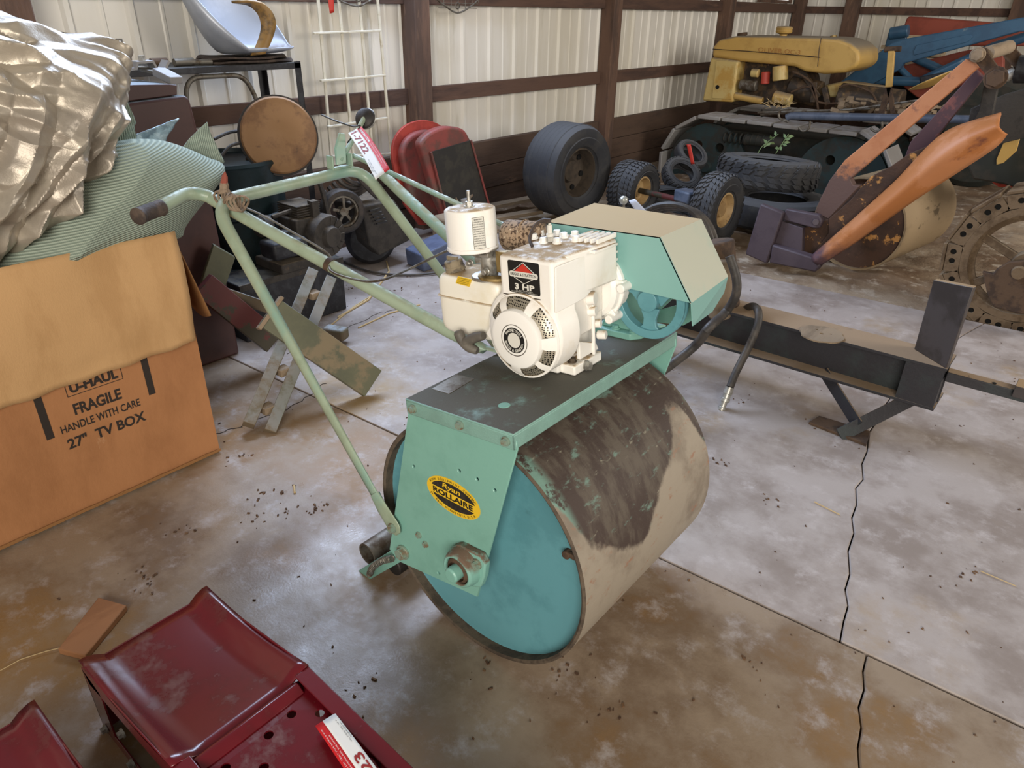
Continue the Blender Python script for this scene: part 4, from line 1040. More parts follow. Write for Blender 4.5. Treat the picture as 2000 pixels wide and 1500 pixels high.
# ---------------- red steel ramps ----------------
mat('ramp_red', '#60101a', .25, col2='#510d15', scale=5, coat=.3, col3='#7c4640', scale3=3.2, lo3=.62, hi3=.78, dust_sheen='#7c5a4e', dlo=.8, dhi=1.0, dns=5, dcov=.5, bump=.03, bscale=20)
mat('hole_black', '#070605', .9)
def ramp(y0, y1, x0, label, full):
    t = thing('vehicle_ramp', label, 'ramp', (x0 + .4, (y0 + y1) / 2, 0), 'pair of red steel ramps')
    xr = x0 + .42; zs = .205; zr = .245
    def top(x):
        if x < xr: 
            k = (x - x0) / (xr - x0); return zs + (zr - zs) * k - .018 * math.sin(PI * k)
        return zr - (x - xr) * .10
    # pan with concave first bay, ridge, sloping tread
    mb = MB()
    ys = [y0, y0 + .012, y0 + .03, y0 + .05] + [y0 + .05 + (y1 - y0 - .1) * i / 8 for i in range(1, 8)] + [y1 - .05, y1 - .03, y1 - .012, y1]
    def lift(y):
        d = min(y - y0, y1 - y); return 0 if d > .05 else (.022 if d < .02 else .022 * (.05 - d) / .03)
    xs = [x0 + .42 * i / 14 for i in range(15)]
    vs = []
    for x in xs:
        for y in ys: vs.append((x, y, top(x) + lift(y)))
    n = len(ys)
    fs = [(i * n + j, (i + 1) * n + j, (i + 1) * n + j + 1, i * n + j + 1) for i in range(len(xs) - 1) for j in range(n - 1)]
    mb.add(vs, fs); o = mb.obj('top_pan', 'ramp_red', t, ang=60); q = o.modifiers.new('s', 'SOLIDIFY'); q.thickness = .004; q.offset = -1
    # tread plate with real holes
    L2 = .95; w = y1 - y0
    hl = []
    for i in range(6):
        xx = .055 + .16 * i
        for yy in ((.09, .215) if i % 2 == 0 else (.05, .25)):
            hl.append((xx + (.0 if yy < .15 else -.012), yy * w / .3, .0095))
    if full: hl = [(.085, .257, .0095), (.047, .217, .0095), (.052, .161, .0095), (.1, .118, .0095), (.05, .07, .0095), (.29, .23, .0095), (.30, .10, .0095), (.45, .2, .0095), (.45, .09, .0095)]
    def tm(a, b, d): return (xr + .006 + a, y0 + b, top(xr + a) - .002 + d)
    mb = MB().slab([(-.008, .004), (L2, .004), (L2, w - .004), (-.008, w - .004)], hl, tm, -.004); mb.obj('tread_plate', 'ramp_red', t, flat=True)
    # ribs pressed across the tread
    for xx in (.0, .235, .47, .7):
        MB().prism([tm(xx - .012, .035, 0), tm(xx + .002, .035, .012), tm(xx + .012, .035, .012), tm(xx + .03, .035, 0)], (0, w - .07, 0)).obj('cross_rib', 'ramp_red', t, bev=.004)
    # side rails
    for y, s in ((y0, 1), (y1 - .035, 1)):
        P = [(x0, 0, zs + .0), (xr, 0, zr + .018), (xr + L2, 0, zr + .018 - L2 * .10), (xr + L2, 0, zr - .05 - L2 * .10), (xr, 0, zr - .04), (x0 + .02, 0, zs - .04)]
        mb = MB()
        yy = y0 if y == y0 else y1
        mb.prism([(p[0], yy, p[2]) for p in P], (0, .004 if y == y0 else -.004, 0))
        a = xr + .0
        mb.prism([(a, y, zr + .018), (xr + L2, y, zr + .018 - L2 * .10), (xr + L2, y, zr + .014 - L2 * .10), (a, y, zr + .014)], (0, .035, 0))
        mb.obj('side_rail', 'ramp_red', t, bev=.004, seg=3)
    MB().bx((xr + .02, y0 + .006, .10), (xr + L2, y1 - .006, .104)).obj('added_shade_plate', 'ramp_red', t)  # unseen plate added to block light, so the tread holes look dark
    MB().bx((xr + .02, y0 + .006, .0), (xr + .024, y1 - .006, .21)).obj('bulkhead', 'ramp_red', t)
    # end legs and lower frame
    for yy in (y0, y1 - .004):
        MB().prism([(x0, yy, zs), (x0 + .08, yy, zs - .02), (x0 + .07, yy, .0), (x0, yy, .0)], (0, .004, 0)).obj('leg', 'ramp_red', t, bev=.001)
        MB().bx((x0, yy, .0), (xr + .2, yy + .004, .035)).obj('base_rail', 'ramp_red', t, bev=.001)
    MB().bx((x0, y0, 0), (x0 + .004, y1, zs - .0)).obj('end_plate', 'ramp_red', t)
    for p in ((x0 + .03, y0 - .001, .03), (x0 + .17, y0 - .001, .14), (x0 + .16, y0 - .001, .03)):
        MB().hexb(p, (0, -1, 0), .009, .012).obj('bolt', 'steel', t)
    return t
ramp(.245, .545, -1.405, 'dark red steel vehicle ramp with punched holes and the paper tag lying on it', True)
ramp(-.155, .145, -1.37, 'dark red steel vehicle ramp at the bottom left corner, mostly outside the picture', False)
RT = [(-0.866,0.472,0.250),(-0.859,0.515,0.250),(-0.613,0.475,0.250),(-0.612,0.424,0.250)]
t2, F2 = auction_tag('auction_tag', 'red and white paper auction tag lying on the dark red ramp', [Vector(RT[2]) , Vector(RT[3]), Vector(RT[0]), Vector(RT[1])], '1-7123')
mat('wood_block', '#9c6c46', .8, col2='#8b5e3b', scale=8, bump=.2, bscale=40, stretch=(1, .3, 1))
o = MB().prism([(p[0], p[1], 0) for p in [(-1.712,0.266,-0.000),(-1.637,0.302,0.000),(-1.731,0.451,0.000),(-1.821,0.414,0.000)]], (0, 0, .02)).obj('wood_block', 'wood_block', None, bev=.003)
tag(o, 'short reddish scrap of board on the floor beside the red ramp', 'wood')

# ---------------- floor litter ----------------
mat('litter', '#4a3424', .95, col2='#6d5138', scale=30)
mb = MB(); random.seed(3)
spots = [(-1.824,0.913,0.000),(-1.867,1.061,0.000),(-1.703,1.089,0.000),(-1.707,1.050,0.000),(-1.928,0.989,0.000),(-1.828,0.532,0.000),(-1.801,0.527,0.000),(-2.187,1.080,0.000),(-1.940,0.726,0.000),(-0.316,1.412,0.000),(-0.522,1.057,0.000),(-0.687,1.074,0.000),(-2.669,1.849,0.000),(-3.312,2.530,0.000),(-3.198,2.885,0.000),(-3.074,2.686,0.000),(-1.771,0.994,0.000),(-0.940,2.759,0.000),(-0.805,2.241,-0.000),(-0.565,2.115,-0.000),(0.053,2.180,0.000),(-0.837,0.946,0.000),(-1.049,0.704,0.000)]
for s_ in spots:
    for k in range(7):
        p = Vector(s_) + Vector((random.gauss(0, .022), random.gauss(0, .022), 0)); r = random.uniform(.002, .006); a = random.random() * 6
        mb.box(p + Vector((0, 0, r * .3)), (r * random.uniform(.8, 2.6), r, r * .8), Matrix.Rotation(a, 3, 'Z') @ Matrix.Rotation(random.uniform(-.5, .5), 3, 'X'))
for k in range(420):
    x = random.uniform(-3.6, .6); y = random.uniform(.3, 4.3); r = random.uniform(.0012, .004)
    mb.box((x, y, r * .4), (r * random.uniform(1, 3), r, r), Matrix.Rotation(random.random() * 6, 3, 'Z'))
o = stuff(mb.obj('floor_litter', 'litter', None)); tag(o, 'brown leaf crumbs and dirt scattered over the concrete', 'litter')
mat('straw', '#c0a87c', .9)
mb = MB()
for a, b in (((-2.091,1.298,0.004), (-2.021,1.263,0.004)), ((-1.644,1.097,0.004), (-1.657,1.206,0.004))) if 0 else ():
    pass
mb.tube([(-1.764,0.148,0.006),(-1.764,0.194,0.006),(-1.743,0.246,0.006),(-1.727,0.275,0.006)], .0012, 4); mb.tube([(-1.874,1.096,0.004),(-1.836,1.073,0.004)], .004, 5); mb.tube([(-2.915,2.038,0.004),(-3.043,2.311,0.004),(-3.113,2.520,0.004)], .004, 5); mb.tube([(-2.983,2.158,0.006),(-3.067,2.443,0.006),(-3.353,2.853,0.006),(-3.521,2.980,0.006)], .006, 5); mb.tube([(-2.796,2.144,0.004),(-2.826,2.385,0.004),(-2.795,2.588,0.004)], .004, 5); mb.tube([(-0.441,2.216,0.004),(-0.350,2.201,0.004)], .002, 4); mb.tube([(0.069,2.202,0.004),(0.164,2.198,0.004)], .0015, 4)
o = stuff(mb.obj('twig_litter', 'straw', None)); tag(o, 'thin dry twigs and straws lying on the concrete', 'twigs')

# ---------------- things along the left wall ----------------
mat('black_metal', '#26262a', .5, metal=.3, col2='#35363a', scale=20, dust_sheen='#5a574f', dlo=.8, dhi=.98)
mat('dark_iron', '#38332e', .7, col2='#2a2622', scale=14, col3='#584636', scale3=9, bump=.2, dust_sheen='#6a5f50', dlo=.6, dhi=.95, dns=12)
mat('alu_seat', '#a7adb8', .4, metal=.25, col2='#b7bcc6', scale=5, lo=.45, hi=.7, dust_sheen='#6f6358', dlo=.5, dhi=1.0, dns=5)
mat('strap_tan', '#8c6a35', .5, col2='#5f4a2c', scale=16)
mat('brown_tank', '#4d302b', .45, col2='#442a27', scale=4, dust_sheen='#8a949c', dlo=.8, dhi=.98, dcov=.1)  # blue-grey tone on top faces is a painted sky reflection
mat('rusty_disc', '#8f6c48', .55, metal=.25, col2='#775639', scale=7, col3='#4e3a29', scale3=14, lo3=.6, hi3=.72)
mat('barrel', '#1f2f33', .35, metal=.3, col2='#18211f', scale=6, col3='#33474a', scale3=3)
mat('trellis_white', '#d8d2c0', .5, col2='#b9ab90', scale=14, lo=.5, hi=.75)
mat('hood_red', '#8c443e', .55, col2='#6b443d', scale=5, lo=.45, hi=.6, col3='#6b5a50', scale3=4, lo3=.5, hi3=.7)
mat('hood_bright', '#b0453b', .5, col2='#983a33', scale=5)
mat('grille_dark', '#2c2a27', .8, col2='#39362f', scale=8)
mat('rubber', '#2e2f33', .75, col2='#3b3a3a', scale=5, dust_sheen='#56575a', dlo=.2, dhi=.95, dns=8, dcov=.2, bump=.15, bscale=50)
mat('rubber_side', '#2c2825', .85, col2='#3a342e', scale=6, col3='#4f4438', scale3=12, lo3=.6, hi3=.72)
mat('wheel_cream', '#b89a6b', .55, col2='#a3845a', scale=6, col3='#7a5a3a', scale3=14, lo3=.62, hi3=.7)
mat('wheel_dark', '#4d4236', .8, col2='#393129', scale=8)
mat('wood_grey', '#8a7862', .85, col2='#6f5f4c', scale=7, stretch=(1, .2, 1), bump=.2)
mat('olive_steel', '#5f5f49', .5, col2='#555643', scale=4, col3='#7a6c53', scale3=3, lo3=.55, hi3=.62, dust_sheen='#8d8f8c', dlo=.75, dhi=.98)
mat('rail_wood', '#6b5d49', .75, col2='#5f5b48', scale=5, dust_sheen='#8d9294', dlo=.5, dhi=.95)
mat('maroon', '#5c2d2c', .5, col2='#3f3a2e', scale=3, lo=.48, hi=.52, col3='#6b4a36', scale3=5)
mat('mower_cream', '#cdb576', .45, col2='#c0994f', scale=4, dust_sheen='#8d7c62', dlo=.2, dhi=.85, dns=3, dcov=.3)
mat('mower_yellow', '#c7a25a', .45, col2='#b9944f', scale=4, dust_sheen='#857a69', dlo=.3, dhi=.9, dns=4, dcov=.2)
mat('oil_red', '#c04a3c', .5)
mat('grease', '#33291f', .6, col2='#5a4630', scale=12, col3='#8a6c3c', scale3=9, lo3=.6, hi3=.72)
mat('pad_steel', '#96928f', .6, metal=.1, col2='#9b9996', scale=6, dust_sheen='#b2b3ba', dlo=.6, dhi=.95)  # bluish-white top tone is skylight put into the colour
mat('track_dark', '#242722', .8, col2='#332f28', scale=8)
mat('idler_teal', '#27393a', .7, col2='#2f2f2a', scale=7)
mat('loader_blue', '#365b78', .4, col2='#30506c', scale=4, col3='#6d7d84', scale3=9, lo3=.64, hi3=.72)
mat('pipe_blue', '#4a5568', .5, col2='#5c6577', scale=8)
mat('panel_red', '#8c4130', .6, col2='#7d3829', scale=4)
mat('lumber', '#c5b396', .8, col2='#b29c7b', scale=8)
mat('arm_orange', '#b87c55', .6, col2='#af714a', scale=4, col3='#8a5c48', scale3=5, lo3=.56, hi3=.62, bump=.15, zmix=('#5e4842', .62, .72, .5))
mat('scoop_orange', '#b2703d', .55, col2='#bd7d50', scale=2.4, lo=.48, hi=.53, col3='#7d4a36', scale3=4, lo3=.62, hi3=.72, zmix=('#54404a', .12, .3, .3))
mat('rust_speckle', '#4b3426', .85, col2='#3b2a20', scale=4, col3='#b98448', scale3=11, lo3=.56, hi3=.62, bump=.3)
mat('purple_steel', '#4c4148', .6, col2='#433840', scale=5, bump=.15, bscale=30)
mat('plum_bar', '#4f353a', .65, col2='#7c4a44', scale=7, lo=.55, hi=.65)
mat('drum_tan', '#8f7a5c', .65, col2='#75634a', scale=4, col3='#57472f', scale3=10, stretch=(1, .4, 1))
mat('beam_black', '#28262a', .5, col2='#2d3334', scale=4, dust_sheen='#8f7960', dlo=.8, dhi=.97, dns=10, dcov=.15, bump=.12, bscale=60)
mat('plate_steel', '#4a4443', .45, metal=.3, col2='#3a3431', scale=5, dust_sheen='#a58a68', dlo=.5, dhi=.9, dcov=.05)
mat('hose', '#35312e', .55, col2='#49423b', scale=16)
mat('chrome', '#c6c6c6', .2, metal=1)
mat('paper', '#cfd3e0', .6)
mat('leaf', '#71865a', .6)
mat('knob_silver', '#b8b9b0', .35, metal=.5)

# white trellis frame against the wall
t = thing('trellis_panel', 'cream painted metal grid panel leaning on the wall behind the roller handle', 'trellis', (-3.95, 3.15, .5))
tops = [(-3.950,2.957,1.685),(-3.950,3.105,1.691),(-3.950,3.262,1.698),(-3.950,3.409,1.704)]; bots = [(-3.950,2.938,0.631),(-3.950,3.117,0.608),(-3.950,3.284,0.587),(-3.950,3.453,0.541)]
for i, (a, b) in enumerate(zip(tops, bots)):
    b = (b[0], b[1], max(.48, b[2])); MB().bar(a, b, .018, .012, up=(1, 0, 0)).obj('upright_bar', 'trellis_white', t, bev=.002)
for P in ([(-3.940,2.889,1.350),(-3.940,3.410,1.360)], [(-3.940,2.906,1.086),(-3.940,3.431,1.093)], [(-3.940,2.925,0.814),(-3.940,3.421,0.826)], [(-3.940,2.935,0.632),(-3.940,3.448,0.585)]): MB().bar(P[0], P[1], .012, .022, up=(1, 0, 0)).obj('cross_bar', 'trellis_white', t, bev=.002)
o = sheetgrid([(-3.920,2.997,1.608),(-3.920,3.049,1.609),(-3.920,3.039,1.463),(-3.920,3.007,1.455)], 4, 8, .004).obj('ribbon_tag', 'label_red', None); q = o.modifiers.new('s', 'SOLIDIFY'); q.thickness = .001
tag(o, 'red and white ribbon hanging down in front of the trellis', 'ribbon')
# wire grilles on the wall
for nm_, c, ry_, rz_, lb in (('wall_grille', (-3.95, 3.42, 1.60), .075, .12, 'small oval wire basket on the wall above the trellis, cut by the picture top'), ('wall_grille', (-3.95, 4.28, 1.62), .11, .17, 'heart-shaped wire radiator grille hanging at the picture top right of the first post')):
    t = thing(nm_, lb, 'grille', c)
    if c[1] > 4: c = Vector((-3.950,4.164,1.612)); rim = [Vector(p) for p in [(-3.930,3.894,1.666),(-3.930,3.923,1.560),(-3.930,4.011,1.509),(-3.930,4.129,1.468),(-3.930,4.258,1.505),(-3.930,4.363,1.569),(-3.930,4.386,1.683)]]
    else: c = Vector((-3.950,3.225,1.587)); rim = [Vector(p) for p in [(-3.930,3.060,1.636),(-3.930,3.087,1.540),(-3.930,3.161,1.509),(-3.930,3.240,1.499),(-3.930,3.307,1.519),(-3.930,3.360,1.551),(-3.930,3.399,1.648)]]
    MB().tube(smooth(rim, 5), .006, 8).obj('rim', 'steel_old', t)
    mb = MB()
    for i in range(7):
        k = i / 6; a = rim[0].lerp(rim[-1], .06 + .88 * k); b = Vector((a.x, a.y, rim[3].z + .006 + abs(k - .5) * .12)); mb.tube([a, b], .0025, 5)
    for i in range(4):
        z = rim[3].z + .03 + .03 * i; mb.tube([(rim[0].x, rim[0].y + .05 - .012 * i, z), (rim[0].x, rim[-1].y - .05 + .012 * i, z)], .0025, 5)
    mb.lathe([(.018, 0), (.024, .004), (.018, .008)], (rim[3].x, rim[3].y, rim[3].z + .045), (1, 0, 0), 16); mb.obj('wire_mesh', 'steel_old', t)
# shelf
t = thing('metal_shelf', 'black angle-iron shelf unit at the wall carrying the silver seat', 'shelf', (-3.78, 2.05, 0))
SZ = 1.222
MB().bx((-3.97, 1.25, SZ - .03), (-3.60, 2.535, SZ)).obj('shelf_board', 'black_metal', t, bev=.002)
for x, y in ((-3.60, 2.535), (-3.97, 2.535), (-3.60, 1.25), (-3.97, 1.25)):
    mb = MB(); s1 = -1 if y > 2 else 1; s2 = -1 if x > -3.8 else 1
    mb.bx((x, y, 0), (x + s2 * .003, y + s1 * .038, SZ + .005)); mb.bx((x, y, 0), (x + s2 * .038, y + s1 * .003, SZ + .005)); mb.obj('angle_post', 'black_metal', t)
# silver bucket seat
sb = [(-3.700,2.045,1.285),(-3.700,2.582,1.256)]; sc_y = (sb[0][1] + sb[1][1]) / 2; sw = (sb[1][1] - sb[0][1]) / 2
t = thing('bucket_seat', 'silver metal bucket seat with a curved tan armrest strap on the black shelf', 'seat', (-3.74, sc_y, SZ))
zb = 1.268
def seatf(u, v):
    a = 2 * PI * u; r = v
    # rim climbs towards the back left
    back = .5 + .5 * math.cos(a - math.radians(215))
    ro = .20 + .06 * back
    h = (.035 + .42 * back ** 1.5) * max(0, (v - .45) / .55) ** 1.5
    x = -3.74 + .17 * r * math.cos(a) ; y = sc_y + (sw) * r * math.sin(a) * 1.0 - .05 * h
    return (x + .0 * h, y, zb + h + .008 * v)
def seatf(u, v):
    a = 2 * PI * u
    s = math.sin(a)      # +1 towards +y, -1 towards -y (the tall side)
    c = math.cos(a)      # -1 towards the wall
    tall = max(0.0, .42 - .40 * s - .62 * c); tall = min(1, tall)
    vv = max(0, (v - .5) / .5)
    h = (.03 + .40 * tall) * vv ** 1.7
    rx_ = .17 + .02 * vv; ry_ = sw * .97
    return (-3.745 + rx_ * min(1, v * 1.15) * c - .03 * vv * tall, sc_y + .0 + ry_ * min(1, v * 1.1) * s + (-.06 * vv * tall if s < 0 else 0), zb + h)
mb = MB(); mb.grid(seatf, 48, 16); o = mb.obj('shell', 'alu_seat', t, ang=180); q = o.modifiers.new('s', 'SOLIDIFY'); q.thickness = .008
mb = MB(); 
ar = smooth([Vector(p) for p in [(-3.580,2.213,1.516),(-3.580,2.296,1.504),(-3.580,2.348,1.461),(-3.580,2.360,1.402),(-3.580,2.327,1.331),(-3.580,2.276,1.265)]], 5)
vs = [];
for p in ar: vs += [p + Vector((.0, .035, .004)), p + Vector((-.03, -.035, -.004))]
mb.add(vs, [(2 * i, 2 * i + 2, 2 * i + 3, 2 * i + 1) for i in range(len(ar) - 1)]); o = mb.obj('armrest', 'strap_tan', t, ang=180); q = o.modifiers.new('s', 'SOLIDIFY'); q.thickness = .012
for i in range(4): MB().cyl((-3.74 + (i % 2) * .05, sc_y - .05 + .05 * (i // 2), zb), (-3.74 + (i % 2) * .05, sc_y - .05 + .05 * (i // 2), zb + .012), .008, 10).obj('rivet', 'steel', t)
for k, (zz, rr_) in enumerate(((1.233, .24), (1.252, .22))):
    mb = MB(); mb.lathe([(.03, 0), (.9, -.004), (1, .004), (.97, .014), (.5, .012), (.03, .010)], (0, 0, 0), (0, 0, 1), 36); mb.v = [(-3.77 + v[0] * .17, sc_y - .02 * k + v[1] * (rr_ + .03), zz - .009 + v[2] * .9 + .004 * math.sin(v[0] * 9 + k)) for v in mb.v]
    tag(mb.obj('seat_pad', 'grip_rubber', None), ('flat dark rubber pad lying directly on the black shelf', 'dark worn pad squeezed directly beneath the silver bucket seat')[k], 'pad')
# shelf junk
mb = MB(); mb.cyl((-3.69, 1.88, 1.240), (-3.68, 2.06, 1.237), .014, 14); mb.cyl((-3.69, 1.87, 1.2405), (-3.69, 1.97, 1.2405), .018, 14)
tag(mb.obj('pipe_piece', 'steel_old', None), 'short grey pipe lying on the black shelf left of the seat', 'pipe')
mb = MB(); p = Vector((-3.7, 1.80, 1.2425)); mb.cyl(p + Vector((0, -.04, 0)), p + Vector((0, .04, 0)), .02, 14); tag(mb.obj('filter_can', 'rust_dark', None), 'small dark cylinder on the shelf beside the hitch bracket', 'can')
mb = MB(); p = Vector((-3.72, 1.655, 1.2225)); mb.cyl(p, p + Vector((0, 0, .02)), .03, 16); mb.tube([p, p + Vector((0, -.01, .11))], .008, 8); mb.cyl(p + Vector((0, -.01, .10)), p + Vector((0, -.01, .125)), .014, 10)
tag(mb.obj('upright_bolt', 'steel_old', None), 'upright rusty bolt with flange standing at the shelf end', 'bolt')
# brown tank with lid and hitch
t = thing('steel_tank', 'brown steel cabinet with a raised lid behind the cardboard box', 'tank', (-3.2, 1.35, 0))
fp = [(-2.980,1.156,1.148),(-2.980,1.516,1.166),(-2.980,1.536,1.168),(-2.980,1.549,1.148),(-2.980,1.565,0.937),(-2.980,1.563,0.809),(-2.980,1.568,0.560),(-2.980,1.566,0.342)]
pg = [Vector(p) for p in fp]; pg2 = pg + [Vector((-2.98, pg[-1].y, 0)), Vector((-2.98, pg[0].y, 0))]
MB().prism(pg2, (-.46, -.02, 0)).obj('body', 'brown_tank', t, bev=.012, seg=3)
lp = [(-3.000,1.157,1.223),(-3.000,1.483,1.212),(-3.000,1.516,1.207),(-3.000,1.508,1.169),(-3.000,1.166,1.152)]
MB().prism([Vector(p) for p in lp], (-.34, -.02, .0)).obj('lid', 'brown_tank', t, bev=.004)
t = thing('hitch_bracket', 'grey steel hitch bar and bracket resting on the brown cabinet lid', 'bracket', (-3.100,1.450,1.215))
P = [(-4.723,2.143,1.160),(-3.665,1.853,1.160)]
zt_ = Vector((-3.100,1.479,1.251)).z
P = [Vector((-3.250,1.486,1.258)), Vector((-3.120,1.509,1.245)), Vector((-3.020,1.527,1.220))]
MB().bar(P[0], P[1], .05, .012).obj('drawbar', 'steel_old', t, bev=.002)
MB().bar(P[1] + Vector((0, 0, .005)), P[2], .06, .03).obj('end_clamp', 'pad_steel', t, bev=.004)
Q = [Vector(p) for p in [(-3.200,1.413,1.252),(-3.200,1.449,1.255),(-3.200,1.458,1.277),(-3.200,1.517,1.279),(-3.200,1.528,1.251),(-3.200,1.567,1.249),(-3.200,1.592,1.280)]]
vs = []
for p in Q: vs += [p + Vector((.03, 0, 0)), p - Vector((.03, 0, 0))]
mb = MB(); mb.add(vs, [(2 * i, 2 * i + 2, 2 * i + 3, 2 * i + 1) for i in range(len(Q) - 1)]); o = mb.obj('bent_strap', 'pad_steel', t, flat=True); q = o.modifiers.new('s', 'SOLIDIFY'); q.thickness = .010
p = Vector((-3.200,1.489,1.276)); MB().hexb(p, (0, 0, 1), .014, .03).obj('bolt', 'steel', t)
# bent tube
mb = MB(); mb.tube(rounded([Vector(p) for p in [(-3.620,1.816,0.751),(-3.620,1.877,1.176),(-3.620,2.194,1.174),(-3.620,2.257,1.036),(-3.620,2.247,0.691)]], .08, 8), .012, 12)
tag(mb.obj('bent_tube', 'steel_old', None), 'bent grey tube hoop standing between the brown cabinet and rusty disc', 'tube')
# barrel and lid, disc
t = thing('steel_barrel', 'dark teal-black steel barrel standing behind the roller grip', 'barrel', (-3.55, 1.98, 0))
mb = MB(); mb.lathe([(0, .0), (.27, .0), (.275, .012), (.27, .03), (.27, .26), (.28, .27), (.27, .28), (.27, .52), (.28, .53), (.27, .54), (.27, .77), (.278, .785), (.27, .80), (.255, .80), (.25, .78), (0, .775)], (-3.55, 1.98, 0), (0, 0, 1), 40); mb.obj('body', 'barrel', t)
MB().cyl((-3.5, 2.1, .775), (-3.5, 2.1, .79), .035, 16).obj('bung', 'steel_old', t)
t = thing('rusty_disc', 'round rust-brown disc with a black rim propped upright on the barrel', 'disc', (-3.300,2.119,0.734))
dcn = Vector((-3.300,2.147,0.913)); nd = Vector((.86, -.46, .22)).normalized()
mb = MB(); mb.lathe([(0, .002), (.03, .004), (.06, -.004), (.15, -.002), (.168, .004), (.178, .006), (.186, .0), (.186, -.012), (0, -.012)], dcn, nd, 56); mb.obj('plate', 'rusty_disc', t)
mb = MB(); mb.lathe([(.182, -.012), (.196, -.014), (.197, -.03), (.18, -.034), (0, -.034)], dcn, nd, 56); mb.obj('rim', 'black_rubber', t)
mb = MB(); mb.tube(smooth([Vector(p) for p in [(-3.450,1.878,0.908),(-3.450,1.971,0.932),(-3.450,2.070,0.927)]], 4), .008, 8); mb.tube(smooth([Vector(p) for p in [(-3.400,1.873,0.834),(-3.400,1.936,0.878),(-3.400,2.034,0.884)]], 4), .008, 8)
tag(mb.obj('black_hoop', 'hose', None), 'pair of black curved hoops on the barrel left of the rusty disc', 'hoop')
# crate and small engines
t = thing('black_crate', 'low black metal crate on the floor under the small old engine', 'crate', (-3.15, 1.98, 0))
MB().prism([(-3.06, 1.66, 0), (-3.06, 2.28, 0), (-3.06, 2.28, .30), (-3.06, 1.66, .30)], (-.21, 0, 0)).obj('body', 'black_metal', t, bev=.006)
MB().bx((-3.05, 1.66, .27), (-3.06, 2.28, .30)).obj('rim_strip', 'dark_iron', t)
def old_engine(cx, cy, z, lab):
    t = thing('small_engine', lab, 'engine', (cx, cy, z))
    mb = MB(); mb.bx((cx - .12, cy - .16, z), (cx + .12, cy + .10, z + .05)); mb.bx((cx - .09, cy - .02, z + .05), (cx + .08, cy + .15, z + .24)); mb.obj('block', 'dark_iron', t, bev=.008)
    mb = MB(); mb.lathe([(0, .05), (.05, .05), (.06, .02), (.105, .02), (.11, 0), (.11, -.06), (0, -.06)], (cx + .12, cy + .13, z + .14), (.9, .1, 0), 30)
    for i in range(14):
        a = i * 2 * PI / 14; mb.bar((cx + .14, cy + .13 + .06 * math.cos(a), z + .14 + .06 * math.sin(a)), (cx + .14, cy + .13 + .1 * math.cos(a), z + .14 + .1 * math.sin(a)), .008, .006, up=(1, 0, 0))
    mb.obj('fan_housing', 'dark_iron', t, bev=.002)
    mb = MB(); mb.bx((cx + .0, cy - .20, z + .08), (cx + .14, cy - .0, z + .17)); o = mb.obj('fuel_tank', 'black_metal', t, bev=.02, seg=3)
    mb = MB(); mb.lathe([(.022, 0), (.022, .02), (.028, .02), (.028, .04), (0, .042)], (cx + .08, cy - .10, z + .165), (0, 0, 1), 18); mb.obj('fuel_cap', 'black_rubber', o)
    mb = MB(); mb.lathe([(0, 0), (.05, 0), (.055, .05), (.03, .07), (0, .07)], (cx - .02, cy - .12, z + .22), (.2, -1, .1), 20); mb.tube([(cx, cy - .1, z + .26), (cx + .02, cy + .02, z + .28), (cx + .04, cy + .12, z + .24)], .012, 8)
    for i in range(5): mb.bx((cx - .1, cy + .0, z + .25 + .012 * i), (cx + .07, cy + .14, z + .255 + .012 * i))
    mb.bx((cx + .05, cy + .08, z + .20), (cx + .09, cy + .12, z + .32)); mb.obj('cylinder_fins', 'dark_iron', t)
old_engine(-3.15, 2.05, .302, 'greasy black small engine with round finned flywheel housing on the crate')
t = thing('generator', 'dark generator with spoked wheel and coiled hoses beneath the roller handle', 'generator', (-3.65, 3.0, 0))
wc_ = Vector((-3.350,2.529,0.452))
mb = MB(); mb.prism([Vector(p) for p in [(-3.420,2.728,0.428),(-3.420,2.991,0.426),(-3.420,3.132,0.235),(-3.420,3.102,0.139),(-3.420,2.843,0.095),(-3.420,2.767,0.179)]], (-.35, .05, 0)); mb.obj('housing', 'dark_iron', t, bev=.01)
for i in range(5):
    P = [(-3.400,2.772,0.399),(-3.400,2.853,0.400)]; MB().bar(Vector(P[0]) + Vector((0, .012 * i, -.022 * i)), Vector(P[1]) + Vector((0, .012 * i, -.022 * i)), .008, .012, up=(1, 0, 0)).obj('louvre', 'black_metal', t)
mb = MB(); mb.lathe([(.115, -.05), (.125, -.03), (.125, .03), (.115, .04), (.09, .04), (.085, 0), (.085, -.05)], wc_, (.95, -.3, .1), 36, closed=True); mb.obj('wheel', 'black_rubber', t)
mb = MB(); mb.lathe([(.085, .0), (.09, .03), (.078, .03), (.078, .0)], wc_, (.95, -.3, .1), 36, closed=True); mb.lathe([(0, .04), (.025, .04), (.025, -.02), (0, -.02)], wc_, (.95, -.3, .1), 18)
for i in range(5):
    a = i * 2 * PI / 5 + .3; mb.bar(wc_ + Vector((.02, 0, 0)), wc_ + Vector((.02, .082 * math.cos(a), .082 * math.sin(a))), .016, .008, up=(1, 0, 0))
mb.obj('spoked_rim', 'steel_old', t)
mb = MB(); mb.lathe([(0, -.1), (.15, -.1), (.16, -.08), (.16, .10), (.13, .13), (0, .13)], (-3.62, 2.93, .17), (.8, -.55, 0), 32); mb.obj('drum_housing', 'black_metal', t)
hs = MB()
for k in range(5):
    c = Vector((-3.500,2.747,0.572)) + Vector((.012 * k, .015 * k - .03, .012 * k - .03)); q = []
    for j in range(22):
        a = PI + j / 21 * PI * 1.05; q.append(c + Vector((.03 * math.sin(a * 2), (.19 - .012 * k) * math.cos(a), .07 * math.sin(a) + .02 * k * .5)))
    hs.tube(q, .014, 8)
